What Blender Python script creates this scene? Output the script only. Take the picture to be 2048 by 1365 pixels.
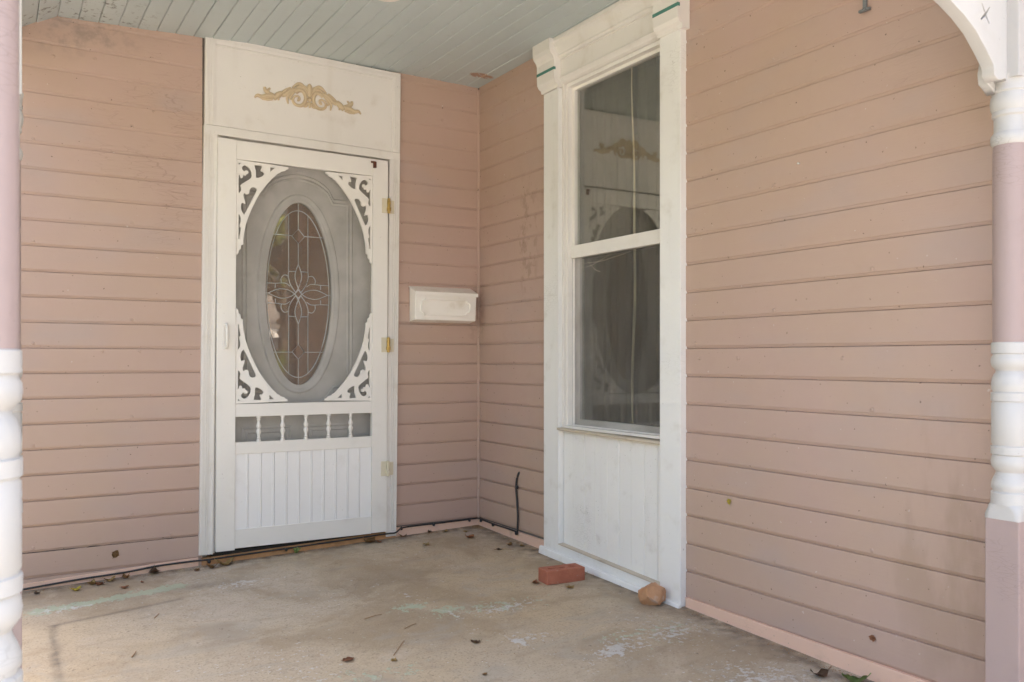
import bpy, bmesh, math, random
from mathutils import Vector, Matrix, noise
random.seed(7)
sc = bpy.context.scene
for o in list(bpy.data.objects): bpy.data.objects.remove(o)
COL = sc.collection
R = math.radians

# ------------------------------------------------------------------ camera, sky, sun, exposure
cd = bpy.data.cameras.new('camera'); cam = bpy.data.objects.new('camera', cd); COL.objects.link(cam)
cam.location = (-2.4521, -4.3618, 0.98); cam.rotation_euler = (R(90), 0, R(-31.5775))
cd.sensor_width = 36; cd.lens = 1705/2048*36; cd.shift_y = 37.5/2048
cd.clip_start = .05; cd.clip_end = 600
cd.dof.use_dof = True; cd.dof.focus_distance = 4.3; cd.dof.aperture_fstop = 8
sc.camera = cam
SUN_EL, SUN_AZ = 58, 20            # the sun stands behind the house (azimuth from +Y towards +X)
w = bpy.data.worlds.new('World'); sc.world = w; w.use_nodes = True
nt = w.node_tree; bg = nt.nodes['Background']
sky = nt.nodes.new('ShaderNodeTexSky'); sky.sky_type = 'NISHITA'; sky.sun_disc = False
sky.sun_elevation = R(SUN_EL); sky.sun_rotation = R(SUN_AZ); sky.air_density = 1.15; sky.dust_density = 10.0; sky.ozone_density = .4
nt.links.new(sky.outputs[0], bg.inputs[0]); bg.inputs[1].default_value = .15
sd = bpy.data.lights.new('sun', 'SUN'); sd.energy = 4.5; sd.angle = R(.5); sd.color = (1, .97, .93)
sun = bpy.data.objects.new('sun', sd); COL.objects.link(sun)
dv = Vector((math.sin(R(SUN_AZ))*math.cos(R(SUN_EL)), math.cos(R(SUN_AZ))*math.cos(R(SUN_EL)), math.sin(R(SUN_EL))))
sun.rotation_euler = dv.to_track_quat('Z', 'Y').to_euler(); sun.location = (4, 8, 12)
vs = sc.view_settings; vs.view_transform = 'Standard'; vs.look = 'None'; vs.gamma = 1; vs.exposure = 2.66
sc.cycles.use_denoising = True; sc.cycles.use_adaptive_sampling = True; sc.cycles.adaptive_threshold = .02
sc.cycles.max_bounces = 10; sc.cycles.diffuse_bounces = 7; sc.cycles.glossy_bounces = 4
sc.cycles.transparent_max_bounces = 16; sc.cycles.caustics_reflective = False; sc.cycles.caustics_refractive = False

# ------------------------------------------------------------------ helpers: materials
class N:
    def __init__(s, name):
        s.m = bpy.data.materials.new(name); s.m.use_nodes = True
        s.t = s.m.node_tree; s.b = s.t.nodes['Principled BSDF']; s.out = s.t.nodes['Material Output']
        s.tc = s.t.nodes.new('ShaderNodeTexCoord')
    def n(s, typ, **kw):
        k = s.t.nodes.new(typ)
        for a, v in kw.items(): setattr(k, a, v)
        return k
    def l(s, a, b): s.t.links.new(a, b)
    def map(s, scale=(1,1,1), loc=(0,0,0)):
        k = s.n('ShaderNodeMapping'); k.inputs['Scale'].default_value = scale; k.inputs['Location'].default_value = loc
        s.l(s.tc.outputs['Object'], k.inputs[0]); return k.outputs[0]
    def noise(s, sc_, det=4, rough=.55, vec=None, dist=0):
        k = s.n('ShaderNodeTexNoise'); k.inputs['Scale'].default_value = sc_; k.inputs['Detail'].default_value = det
        k.inputs['Roughness'].default_value = rough; k.inputs['Distortion'].default_value = dist
        s.l(vec if vec is not None else s.tc.outputs['Object'], k.inputs['Vector']); return k.outputs['Fac']
    def vor(s, sc_, vec=None, feat='DISTANCE_TO_EDGE'):
        k = s.n('ShaderNodeTexVoronoi', feature=feat); k.inputs['Scale'].default_value = sc_
        s.l(vec if vec is not None else s.tc.outputs['Object'], k.inputs['Vector']); return k.outputs['Distance']
    def ramp(s, fac, a, b, lo=0, hi=1):
        k = s.n('ShaderNodeMapRange', interpolation_type='SMOOTHSTEP')
        for i, v in ((1, a), (2, b), (3, lo), (4, hi)): k.inputs[i].default_value = v
        s.l(fac, k.inputs[0]); return k.outputs[0]
    def mul(s, a, b, op='MULTIPLY'):
        k = s.n('ShaderNodeMath', operation=op, use_clamp=(op in ('ADD', 'MULTIPLY')))
        for i, v in enumerate((a, b)):
            if isinstance(v, (int, float)): k.inputs[i].default_value = v
            else: s.l(v, k.inputs[i])
        return k.outputs[0]
    def mix(s, fac, a, b, mode='MIX'):
        k = s.n('ShaderNodeMix', data_type='RGBA', blend_type=mode)
        for i, v in ((0, fac), (6, a), (7, b)):
            if isinstance(v, (int, float)): k.inputs[i].default_value = v
            elif isinstance(v, tuple): k.inputs[i].default_value = (*v, 1)
            else: s.l(v, k.inputs[i])
        return k.outputs[2]
    def blob(s, c, r, soft=.6):
        # 1 inside an ellipsoid (centre c, radii r), fading to 0
        k = s.map((1/r[0], 1/r[1], 1/r[2]), (-c[0]/r[0], -c[1]/r[1], -c[2]/r[2]))
        v = s.n('ShaderNodeVectorMath', operation='LENGTH'); s.l(k, v.inputs[0])
        return s.ramp(v.outputs['Value'], 1.0, 1-soft)
    def rnd(s): return s.n('ShaderNodeObjectInfo').outputs['Random']
    def attr(s, name): return s.n('ShaderNodeAttribute', attribute_name=name).outputs['Fac']
    def bump(s, h, st=.3, d=.002):
        k = s.n('ShaderNodeBump'); k.inputs['Strength'].default_value = st; k.inputs['Distance'].default_value = d
        s.l(h, k.inputs['Height']); s.l(k.outputs[0], s.b.inputs['Normal']); return k
    def done(s, col, rough=.5, spec=.5):
        if isinstance(col, tuple): s.b.inputs['Base Color'].default_value = (*col, 1)
        else: s.l(col, s.b.inputs['Base Color'])
        if isinstance(rough, (int, float)): s.b.inputs['Roughness'].default_value = rough
        else: s.l(rough, s.b.inputs['Roughness'])
        s.b.inputs['Specular IOR Level'].default_value = spec
        return s.m

def paint(name, col, rough=.5, dirt=(.30,.24,.17), dirt_amt=.35, speck=.35, crackle=0, lump=.0, lump_sc=60, streak=None, spec=.4):
    p = N(name)
    big = p.noise(1.7, 3); mid = p.noise(9, 4)
    c = p.mix(p.ramp(big, .35, .7, 0, .35), col, tuple(v*.9 for v in col))
    c = p.mix(p.mul(p.ramp(mid, .55, .85), dirt_amt), c, dirt)
    sp = p.ramp(p.noise(95, 2), .70, .76); sp2 = p.ramp(p.noise(6, 2), .45, .65)
    c = p.mix(p.mul(p.mul(sp, sp2), speck), c, tuple(v*.45 for v in dirt))
    if streak:
        st = p.noise(1, 4, .6, p.map(streak)); c = p.mix(p.ramp(st, .6, .85, 0, dirt_amt*.7), c, dirt)
    h = p.noise(lump_sc, 3, .5); h2 = p.noise(350, 2)
    hh = p.mul(h, lump if lump else .35)
    hh = p.mul(hh, p.mul(h2, .12), 'ADD')
    if crackle:
        v = p.vor(1, p.map((26, 26, 95))); cr = p.ramp(v, 0, .08); msk = p.ramp(p.noise(3.2, 3), .56, .68)
        hh = p.mul(hh, p.mul(p.mul(p.mul(cr, -1, 'MULTIPLY'), msk), crackle), 'ADD')
        c = p.mix(p.mul(p.mul(p.ramp(v, .05, 0), msk), .5*crackle), c, tuple(v_*.6 for v_ in dirt))
    p.bump(hh, .45, .0025)
    return p.done(c, p.ramp(mid, .3, .8, rough-.06, rough+.12), spec)

def siding_mat():
    p = N('pink_siding_paint')
    base = (.490,.346,.292); tan = (.485,.348,.272); lil = (.445,.345,.308)
    c = p.mix(p.ramp(p.noise(.9, 3), .35, .65), base, tan)
    c = p.mix(p.ramp(p.noise(2.1, 3, .5, p.map((1,1,2.5), (3,1,7))), .5, .75, 0, .6), c, lil)
    rv = p.rnd()
    c = p.mix(p.mul(rv, .12), c, (.50,.34,.275))
    # brush lines and dust
    br = p.noise(1, 3, .6, p.map((5, 5, 160))); c = p.mix(p.ramp(br, .5, .9, 0, .16), c, (.47,.345,.265))
    md = p.noise(12, 4, .62); c = p.mix(p.ramp(md, .56, .8, 0, .22), c, (.44,.32,.235))
    # specks and fly spots
    sp = p.ramp(p.noise(70, 2, .4), .735, .765); c = p.mix(p.mul(sp, .75), c, (.12,.08,.055))
    sl = p.ramp(p.noise(52, 2, .4, p.map((1,1,1), (9,4,2))), .755, .78); c = p.mix(p.mul(sl, .6), c, (.62,.55,.5))
    # stains, and a painted mailbox shadow, with a place of their own: splashes left of the window, brown runs by the post, soot in the ceiling corner
    s1 = p.mul(p.blob((0,-.53,1.63), (.12,.14,.42)), p.ramp(p.noise(15, 4, .65, p.map((1,1,.7))), .5, .6))
    c = p.mix(p.mul(s1, .42), c, (.27,.185,.12))
    s2 = p.mul(p.blob((0,-2.86,.40), (.12,.26,.55)), p.ramp(p.noise(1, 4, .6, p.map((7,7,2.4))), .44, .62))
    c = p.mix(p.mul(s2, .38), c, (.33,.235,.155))
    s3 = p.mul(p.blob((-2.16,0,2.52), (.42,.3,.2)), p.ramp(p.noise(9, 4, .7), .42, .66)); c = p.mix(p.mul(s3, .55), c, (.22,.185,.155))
    mail_shadow = p.mul(p.blob((-.02,-.02,1.25), (.08,.08,.25)), p.ramp(p.noise(30, 4), .42, .6)); c = p.mix(p.mul(mail_shadow, .25), c, (.22,.16,.12))  # soft mailbox shadow by the corner, painted into the siding colour
    # grime in the bottom boards
    # peeling cracks, mostly upper left of the door and along the bottom
    v = p.vor(1, p.map((10, 10, 62))); cr = p.ramp(v, .045, 0)
    mk = p.mul(p.mul(p.blob((-1.72,0,2.0), (.45,.3,.62)), p.ramp(p.noise(5, 3), .42, .6)),
               p.mul(p.ramp(p.noise(2.4, 3), .66, .74), .35), 'ADD')
    k = p.mul(cr, mk); c = p.mix(p.mul(k, .32), c, (.26,.17,.13))
    hh = p.mul(p.mul(p.noise(24, 4), .5), p.mul(p.noise(240, 2), .14), 'ADD')
    hh = p.mul(hh, p.mul(br, .25), 'ADD')
    hh = p.mul(hh, p.mul(k, .7), 'SUBTRACT')
    p.bump(hh, .6, .0028)
    return p.done(c, p.ramp(md, .3, .8, .42, .62), .4)

def ceiling_mat():
    p = N('pale_green_ceiling_paint')
    c = p.mix(p.ramp(p.noise(1.2, 3), .35, .7), (.53,.585,.585), (.49,.545,.55))
    c = p.mix(p.mul(p.rnd(), .14), c, (.47,.51,.48))
    c = p.mix(p.ramp(p.noise(14, 5, .6), .55, .8, 0, .2), c, (.33,.32,.25))
    c = p.mix(p.mul(p.ramp(p.noise(75, 2), .74, .77), .6), c, (.1,.09,.07))
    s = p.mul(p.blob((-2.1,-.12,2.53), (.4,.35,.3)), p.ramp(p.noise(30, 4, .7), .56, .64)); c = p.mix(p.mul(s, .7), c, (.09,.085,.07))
    ch = p.mul(p.blob((-.094,-.199,2.57), (.085,.045,.05), .3), p.ramp(p.noise(28, 3), .42, .46)); c = p.mix(ch, c, (.42,.27,.2))
    p.bump(p.mul(p.noise(1, 4, .6, p.map((140,6,1))), p.noise(200, 2), 'ADD'), .25, .001)
    return p.done(c, .5, .4)

def floor_mat():
    p = N('worn_painted_concrete')
    n1 = p.noise(1.3, 5, .6); n2 = p.noise(5, 6, .65, None, .6); n3 = p.noise(26, 5, .65); n4 = p.noise(120, 3)
    c = p.mix(p.ramp(n1, .35, .65), (.53,.40,.25), (.49,.385,.265))
    c = p.mix(p.mul(p.attr('grey'), p.ramp(n2, .3, .7, .4, 1)), c, (.54,.48,.40))
    c = p.mix(p.ramp(n2, .45, .7, 0, .5), c, (.43,.31,.195))
    c = p.mix(p.ramp(p.noise(3.4, 5, .62, p.map((1,1,1),(5,2,0))), .56, .72, 0, .5), c, (.55,.46,.37))
    c = p.mix(p.ramp(n3, .52, .75, 0, .5), c, (.36,.265,.18))
    c = p.mix(p.ramp(n4, .5, .74, 0, .55), c, (.20,.15,.105))
    c = p.mix(p.ramp(p.noise(170, 2, .5, p.map((1,1,1),(4,4,4))), .68, .78, 0, .4), c, (.5,.45,.38))
    bl = p.noise(1.9, 5, .62, p.map((1,1,1),(7,3,0)), .8); c = p.mix(p.ramp(bl, .44, .62, 0, .62), c, (.34,.25,.155))
    b2 = p.noise(3.1, 5, .65, p.map((1,1.3,1),(2,9,4)), 1.2); c = p.mix(p.ramp(b2, .5, .68, 0, .5), c, (.40,.345,.275))
    sc_ = p.noise(1, 5, .65, p.map((3.2,13,1))); c = p.mix(p.ramp(sc_, .55, .75, 0, .4), c, (.27,.2,.13))
    fl = p.noise(38, 5, .7, p.map((1,.75,1)))
    g = p.ramp(p.mul(p.mul(p.attr('green'), .34), fl, 'ADD'), .66, .74); c = p.mix(p.mul(g, .8), c, p.mix(n3, (.36,.44,.29), (.52,.55,.42)))
    b = p.ramp(p.mul(p.mul(p.attr('pale'), .34), p.noise(44, 5, .7), 'ADD'), .64, .72); c = p.mix(p.mul(b, .75), c, (.62,.61,.58))
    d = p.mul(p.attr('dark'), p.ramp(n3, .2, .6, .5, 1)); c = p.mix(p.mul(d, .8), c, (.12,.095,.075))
    sp = p.ramp(p.noise(60, 2, .4, p.map((1,1,1),(2,7,1))), .725, .76); c = p.mix(p.mul(sp, .6), c, (.14,.105,.075))
    hh = p.mul(p.mul(n3, .5), p.mul(n4, .35), 'ADD'); hh = p.mul(hh, p.mul(p.mul(g, b, 'ADD'), .25), 'ADD')
    hh = p.mul(hh, p.mul(d, .35), 'SUBTRACT')
    p.bump(hh, .9, .005)
    return p.done(c, p.ramp(n2, .3, .7, .55, .8), .35)

def simple(name, col, rough=.5, metal=0, var=.15, sc_=20, bump=.2, bd=.001, spec=.5):
    p = N(name); n = p.noise(sc_, 4)
    c = p.mix(n, tuple(v*(1-var) for v in col), tuple(min(1, v*(1+var)) for v in col))
    p.b.inputs['Metallic'].default_value = metal
    if bump: p.bump(p.noise(sc_*4, 3), bump, bd)
    return p.done(c, rough, spec)

def glass(name, refl, tint=(.9,.92,.9), rough=.0, wav=0):
    p = N(name); t = p.t; t.nodes.remove(p.b)
    tr = p.n('ShaderNodeBsdfTransparent'); tr.inputs[0].default_value = (*tint, 1)
    gl = p.n('ShaderNodeBsdfGlossy'); gl.inputs['Roughness'].default_value = rough; gl.inputs[0].default_value = (.95,.95,.93,1)
    if wav:
        b = p.n('ShaderNodeBump'); b.inputs['Strength'].default_value = wav; b.inputs['Distance'].default_value = .002
        p.l(p.noise(4, 2), b.inputs['Height']); p.l(b.outputs[0], gl.inputs['Normal'])
    fr = p.n('ShaderNodeLayerWeight'); fr.inputs[0].default_value = .5
    f = p.mul(p.mul(p.mul(fr.outputs['Facing'], 4, 'POWER'), .8), refl, 'ADD')
    # dusty film
    df = p.n('ShaderNodeBsdfDiffuse'); df.inputs[0].default_value = (.5,.46,.4,1)
    m = p.n('ShaderNodeMixShader'); p.l(f, m.inputs[0]); p.l(tr.outputs[0], m.inputs[1]); p.l(gl.outputs[0], m.inputs[2])
    m2 = p.n('ShaderNodeMixShader'); p.l(p.ramp(p.noise(7, 5, .7), .35, .8, .015, .07), m2.inputs[0]); p.l(m.outputs[0], m2.inputs[1]); p.l(df.outputs[0], m2.inputs[2])
    p.l(m2.outputs[0], p.out.inputs[0]); return p.m

def mesh_screen(name, col, op):
    p = N(name); p.t.nodes.remove(p.b)
    tr = p.n('ShaderNodeBsdfTransparent'); df = p.n('ShaderNodeBsdfDiffuse'); df.inputs[0].default_value = (*col, 1)
    m = p.n('ShaderNodeMixShader'); p.l(p.ramp(p.noise(5, 4), .3, .7, op-.07, op+.07), m.inputs[0])
    p.l(tr.outputs[0], m.inputs[1]); p.l(df.outputs[0], m.inputs[2]); p.l(m.outputs[0], p.out.inputs[0]); return p.m

M = {}
M['siding'] = siding_mat(); M['ceiling'] = ceiling_mat(); M['floor'] = floor_mat()
M['salmon'] = paint('salmon_base_paint', (.79,.53,.41), .5, (.33,.25,.18), .8, .9, .9, .8)
M['caulk'] = paint('pink_caulk', (.44,.31,.27), .5, (.3,.2,.15), .5, .5, 0, 1, 40)
M['white'] = paint('cream_trim_paint', (.78,.745,.705), .45, (.45,.37,.26), .3, .4, 0, .35, 70, (6,6,.7))
M['wcase'] = paint('thick_white_casing_paint', (.84,.825,.80), .5, (.42,.36,.28), .35, .6, .5, 1.0, 55, (8,8,.8))
M['vinyl'] = paint('cream_vinyl', (.84,.805,.76), .38, (.5,.42,.32), .18, .25, 0, .12, 30)
M['vinylw'] = paint('white_panel_vinyl', (.89,.87,.86), .4, (.5,.45,.4), .2, .3, 0, .15, 30)
M['plank'] = paint('white_plank_paint', (.86,.84,.81), .5, (.38,.33,.26), .42, .9, .4, .5, 60, (9,9,.6))
M['ledge'] = paint('dirty_white_ledge', (.56,.48,.38), .6, (.24,.18,.12), .8, .8, 0, .7, 50)
M['entry'] = paint('grey_entry_door_paint', (.72,.695,.66), .42, (.36,.32,.27), .3, .2, 0, .2, 40)
M['mail'] = paint('cream_mailbox_enamel', (.92,.88,.82), .35, (.42,.33,.18), .35, .3, 0, .15, 30)
M['post_w'] = paint('white_post_paint', (.55,.53,.505), .45, (.42,.38,.32), .3, .4, .8, .8, 40)
M['post_p'] = paint('pink_post_paint', (.40,.305,.285), .42, (.3,.22,.18), .25, .3, .6, 1.0, 22)
M['teal'] = simple('teal_stripe_paint', (.06,.21,.17), .45)
M['orn'] = paint('gold_ornament_paint', (.60,.475,.315), .5, (.20,.14,.07), .7, .3, 0, .5, 120)
M['cable'] = simple('black_cable_jacket', (.022,.022,.024), .45)
M['brass'] = simple('tarnished_brass', (.55,.37,.12), .35, .9, .4, 60, .4)
M['hingep'] = paint('painted_hinge', (.70,.63,.48), .4, (.40,.25,.08), .8, .5, 0, .6, 90)
M['came'] = simple('zinc_came', (.78,.77,.74), .25, .35)
M['latch'] = simple('brown_latch', (.10,.03,.018), .4)
M['dark'] = simple('dark_gap', (.03,.027,.024), .8)
M['room'] = simple('dim_room_wall', (.17,.15,.13), .8)
M['rwall'] = simple('dim_room_floor', (.08,.06,.045), .6)
M['curtain'] = simple('grey_curtain_cloth', (.10,.088,.07), .9, 0, .1, 14, .2)
M['hem'] = simple('tan_curtain_hem', (.88,.76,.58), .9)
M['lace'] = simple('brown_door_curtain', (.66,.45,.28), .9, 0, .3, 60, .3)
M['wood'] = simple('bare_threshold_wood', (.50,.26,.115), .7, 0, .45, 18, .6, .003)
M['grey_metal'] = simple('grey_painted_metal', (.19,.20,.205), .5)
M['light'] = simple('white_lamp_enamel', (.8,.74,.7), .35)
M['glass'] = glass('window_glass', .15, (.92,.93,.9), 0, .05)
M['oval'] = glass('leaded_glass', .21, (.80,.66,.5), .02, .12)
M['screen'] = mesh_screen('grey_insect_screen', (.24,.225,.205), .34)
M['wscreen'] = mesh_screen('dark_insect_screen', (.17,.155,.14), .36)
M['roof'] = simple('roof_shingle', (.12,.11,.10), .9)
M['grass'] = simple('dry_lawn', (.18,.172,.16), .9, 0, .5, 3, 0)
M['walk'] = simple('concrete_walk', (.34,.325,.305), .8, 0, .2, 4, .3, .004)
M['bark'] = simple('tree_bark', (.09,.07,.05), .9, 0, .4, 8, .6, .01)
M['leaf'] = simple('tree_leaf', (.17,.20,.06), .6, 0, .5, 2, 0)
M['house_w'] = simple('white_house_paint', (.40,.42,.47), .6)
M['house_t'] = simple('white_fascia_paint', (.8,.8,.8), .6)
M['redp'] = simple('red_flower', (.45,.03,.02), .6)
def brick_mat():
    p = N('red_brick_clay'); c = p.mix(p.noise(25, 5, .7), (.33,.10,.058), (.50,.19,.115))
    c = p.mix(p.ramp(p.noise(60, 3), .62, .8, 0, .6), c, (.48,.36,.28)); p.bump(p.noise(90, 5, .7), 1, .005); return p.done(c, .85, .3)
def rock_mat():
    p = N('orange_sandstone'); c = p.mix(p.noise(14, 5, .7), (.40,.18,.08), (.60,.36,.21))
    c = p.mix(p.ramp(p.noise(30, 4), .55, .7, 0, .7), c, (.55,.42,.34)); p.bump(p.noise(60, 5, .7), .9, .005); return p.done(c, .85, .3)
M['brick'] = brick_mat(); M['rock'] = rock_mat()
LEAFM = {k: simple('leaf_'+k, v, .6, 0, .4, 60, .5, .002) for k, v in dict(brown=(.30,.165,.065), tan=(.46,.31,.12), dark=(.15,.085,.05), yellow=(.62,.50,.07), green=(.20,.27,.08), rust=(.36,.155,.075)).items()}

# ------------------------------------------------------------------ helpers: objects
PM = {}
def empty(name, loc=(0,0,0), label=None, cat=None, group=None, kind=None):
    o = bpy.data.objects.new(name, None); COL.objects.link(o); o.location = loc; o.empty_display_size = .1
    PM[o.name] = Matrix.Translation(loc); tag(o, label, cat, group, kind or 'thing'); return o
def tag(o, label=None, cat=None, group=None, kind=None):
    for k, v in (('label', label), ('category', cat), ('group', group), ('kind', kind)):
        if v: o[k] = v
    return o
def link(name, me, mat, parent=None, smooth=False):
    o = bpy.data.objects.new(name, me); COL.objects.link(o)
    if mat is not None and not me.materials: me.materials.append(M[mat] if isinstance(mat, str) else mat)
    if smooth: me.polygons.foreach_set('use_smooth', [True]*len(me.polygons))
    if parent is not None:
        o.parent = parent; o.matrix_parent_inverse = PM.get(parent.name, Matrix()).inverted() if parent.type == 'EMPTY' else Matrix()
    return o
def mk(name, v, f, mat, parent=None, smooth=False):
    me = bpy.data.meshes.new(name); me.from_pydata(v, [], f); me.update()
    return link(name, me, mat, parent, smooth)
def from_bm(name, bm, mat, parent=None, smooth=False):
    bmesh.ops.recalc_face_normals(bm, faces=bm.faces)
    me = bpy.data.meshes.new(name); bm.to_mesh(me); bm.free(); return link(name, me, mat, parent, smooth)
def hexa(name, p, mat, parent=None, bev=.002):
    # p: 8 points, bottom four then top four, same winding
    bm = bmesh.new(); v = [bm.verts.new(q) for q in p]
    for f in ((0,1,2,3), (7,6,5,4), (0,4,5,1), (1,5,6,2), (2,6,7,3), (3,7,4,0)): bm.faces.new([v[i] for i in f])
    if bev: bmesh.ops.bevel(bm, geom=bm.edges[:], offset=bev, segments=2, affect='EDGES', profile=.6)
    return from_bm(name, bm, mat, parent)
def box(name, x0, x1, y0, y1, z0, z1, mat, parent=None, bev=.002):
    return hexa(name, [(x0,y0,z0), (x1,y0,z0), (x1,y1,z0), (x0,y1,z0), (x0,y0,z1), (x1,y0,z1), (x1,y1,z1), (x0,y1,z1)], mat, parent, bev)
def prism(name, pts, ax, a0, a1, mat, parent=None, seg=1, jit=0, smooth=False, closed=True):
    # extrude a 2D profile along axis ax ('x' or 'y'); pts are (depth, z)
    V = []; F = []; n = len(pts)
    for i in range(seg+1):
        a = a0+(a1-a0)*i/seg
        for (d, z) in pts:
            j = noise.noise((a*3.1, d*20+z*13, z*7))*jit; k = noise.noise((a*4.7+9, z*11, d*9))*jit
            V.append((a, d+j, z+k) if ax == 'x' else (d+j, a, z+k))
    m = n if closed else n-1
    for i in range(seg):
        for j in range(m):
            q = (j+1) % n; F.append((i*n+j, i*n+q, (i+1)*n+q, (i+1)*n+j))
    if closed: F += [tuple(range(n)), tuple(range(seg*n, seg*n+n))[::-1]]
    bm = bmesh.new(); vs_ = [bm.verts.new(v) for v in V]
    for f in F: bm.faces.new([vs_[i] for i in f])
    return from_bm(name, bm, mat, parent, smooth)
def lathe(name, prof, c, mat, parent=None, n=28):
    # prof: (radius, z) from the top down
    V = []; F = []
    for r, z in prof:
        for k in range(n):
            a = 2*math.pi*k/n; V.append((c[0]+r*math.cos(a), c[1]+r*math.sin(a), c[2]+z))
    for i in range(len(prof)-1):
        for k in range(n):
            q = (k+1) % n; F.append((i*n+k, i*n+q, (i+1)*n+q, (i+1)*n+k))
    F += [tuple(range(n)), tuple(range((len(prof)-1)*n, len(prof)*n))]
    bm = bmesh.new(); vs_ = [bm.verts.new(v) for v in V]
    for f in F: bm.faces.new([vs_[i] for i in f])
    o = from_bm(name, bm, mat, parent, True)
    o.data.set_sharp_from_angle(angle=R(38)); return o
def catmull(pts, k=6):
    pts = [Vector(p) for p in pts]; out = []
    for i in range(len(pts)-1):
        p0 = pts[max(i-1, 0)]; p1 = pts[i]; p2 = pts[i+1]; p3 = pts[min(i+2, len(pts)-1)]
        for j in range(k):
            t = j/k; out.append(.5*((2*p1)+(p2-p0)*t+(2*p0-5*p1+4*p2-p3)*t*t+(3*p1-p0-3*p2+p3)*t**3))
    out.append(pts[-1]); return out
def tube_bm(bm, pts, rad, n=8, flat=None):
    # tube along pts; rad float or list; flat=(axis vector, factor) squashes the section
    m = len(pts); rings = []
    up = Vector((0,1,0)) if flat is not None else Vector((0,0,1))
    for i, p in enumerate(pts):
        t = (pts[min(i+1, m-1)]-pts[max(i-1, 0)]).normalized()
        u = up if abs(t.dot(up)) < .95 else Vector((1,0,0))
        s = t.cross(u).normalized(); u2 = s.cross(t).normalized()
        r = rad if isinstance(rad, (int, float)) else rad[0]+(rad[1]-rad[0])*i/(m-1) if len(rad) == 2 else rad[min(int(i/(m-1)*(len(rad)-1)), len(rad)-2)]+(rad[min(int(i/(m-1)*(len(rad)-1)), len(rad)-2)+1]-rad[min(int(i/(m-1)*(len(rad)-1)), len(rad)-2)])*(i/(m-1)*(len(rad)-1)-min(int(i/(m-1)*(len(rad)-1)), len(rad)-2))
        ru = r*(flat if flat else 1)
        rings.append([bm.verts.new(p+s*(r*math.cos(2*math.pi*k/n))+u2*(ru*math.sin(2*math.pi*k/n))) for k in range(n)])
    for i in range(m-1):
        for k in range(n):
            q = (k+1) % n; bm.faces.new((rings[i][k], rings[i][q], rings[i+1][q], rings[i+1][k]))
    bm.faces.new(rings[0]); bm.faces.new(rings[-1])
def tube(name, pts, rad, mat, parent=None, n=8, k=6):
    bm = bmesh.new(); tube_bm(bm, catmull(pts, k), rad, n); return from_bm(name, bm, mat, parent, True)
def plate(name, loops, th, mat, parent, to3d, bev=.0008):
    # flat cut-out: outline and holes, given thickness th; to3d maps (u, v, depth) to the place
    cu = bpy.data.curves.new(name, 'CURVE'); cu.dimensions = '2D'; cu.fill_mode = 'BOTH'; cu.extrude = th/2; cu.bevel_depth = bev
    for lp in loops:
        s = cu.splines.new('POLY'); s.points.add(len(lp)-1); s.use_cyclic_u = True
        for p, q in zip(s.points, lp): p.co = (q[0], q[1], 0, 1)
    o = bpy.data.objects.new(name+'_c', cu); COL.objects.link(o)
    me = bpy.data.meshes.new_from_object(o.evaluated_get(bpy.context.evaluated_depsgraph_get())); bpy.data.objects.remove(o); bpy.data.curves.remove(cu)
    me.materials.clear()
    for v in me.vertices: v.co = to3d(v.co.x, v.co.y, v.co.z)
    bm = bmesh.new(); bm.from_mesh(me); bpy.data.meshes.remove(me)
    return from_bm(name, bm, mat, parent)

def FZ(x, y): return .015+.027*x+.029*y         # the slab falls away from the corner

# ------------------------------------------------------------------ ground outside, added bounce walk, roof
gnd = mk('ground', [(-250,-250,-.62), (250,-250,-.62), (250,250,-.62), (-250,250,-.62)], [(0,1,2,3)], 'grass'); tag(gnd, kind='structure')
wk = box('bounce_path', -3.6, 3.5, -9.5, -3.6, -.72, -.60, 'walk', None, .01); tag(wk, kind='structure')  # unseen walk, added and widened to bounce sunlight into the porch
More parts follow.
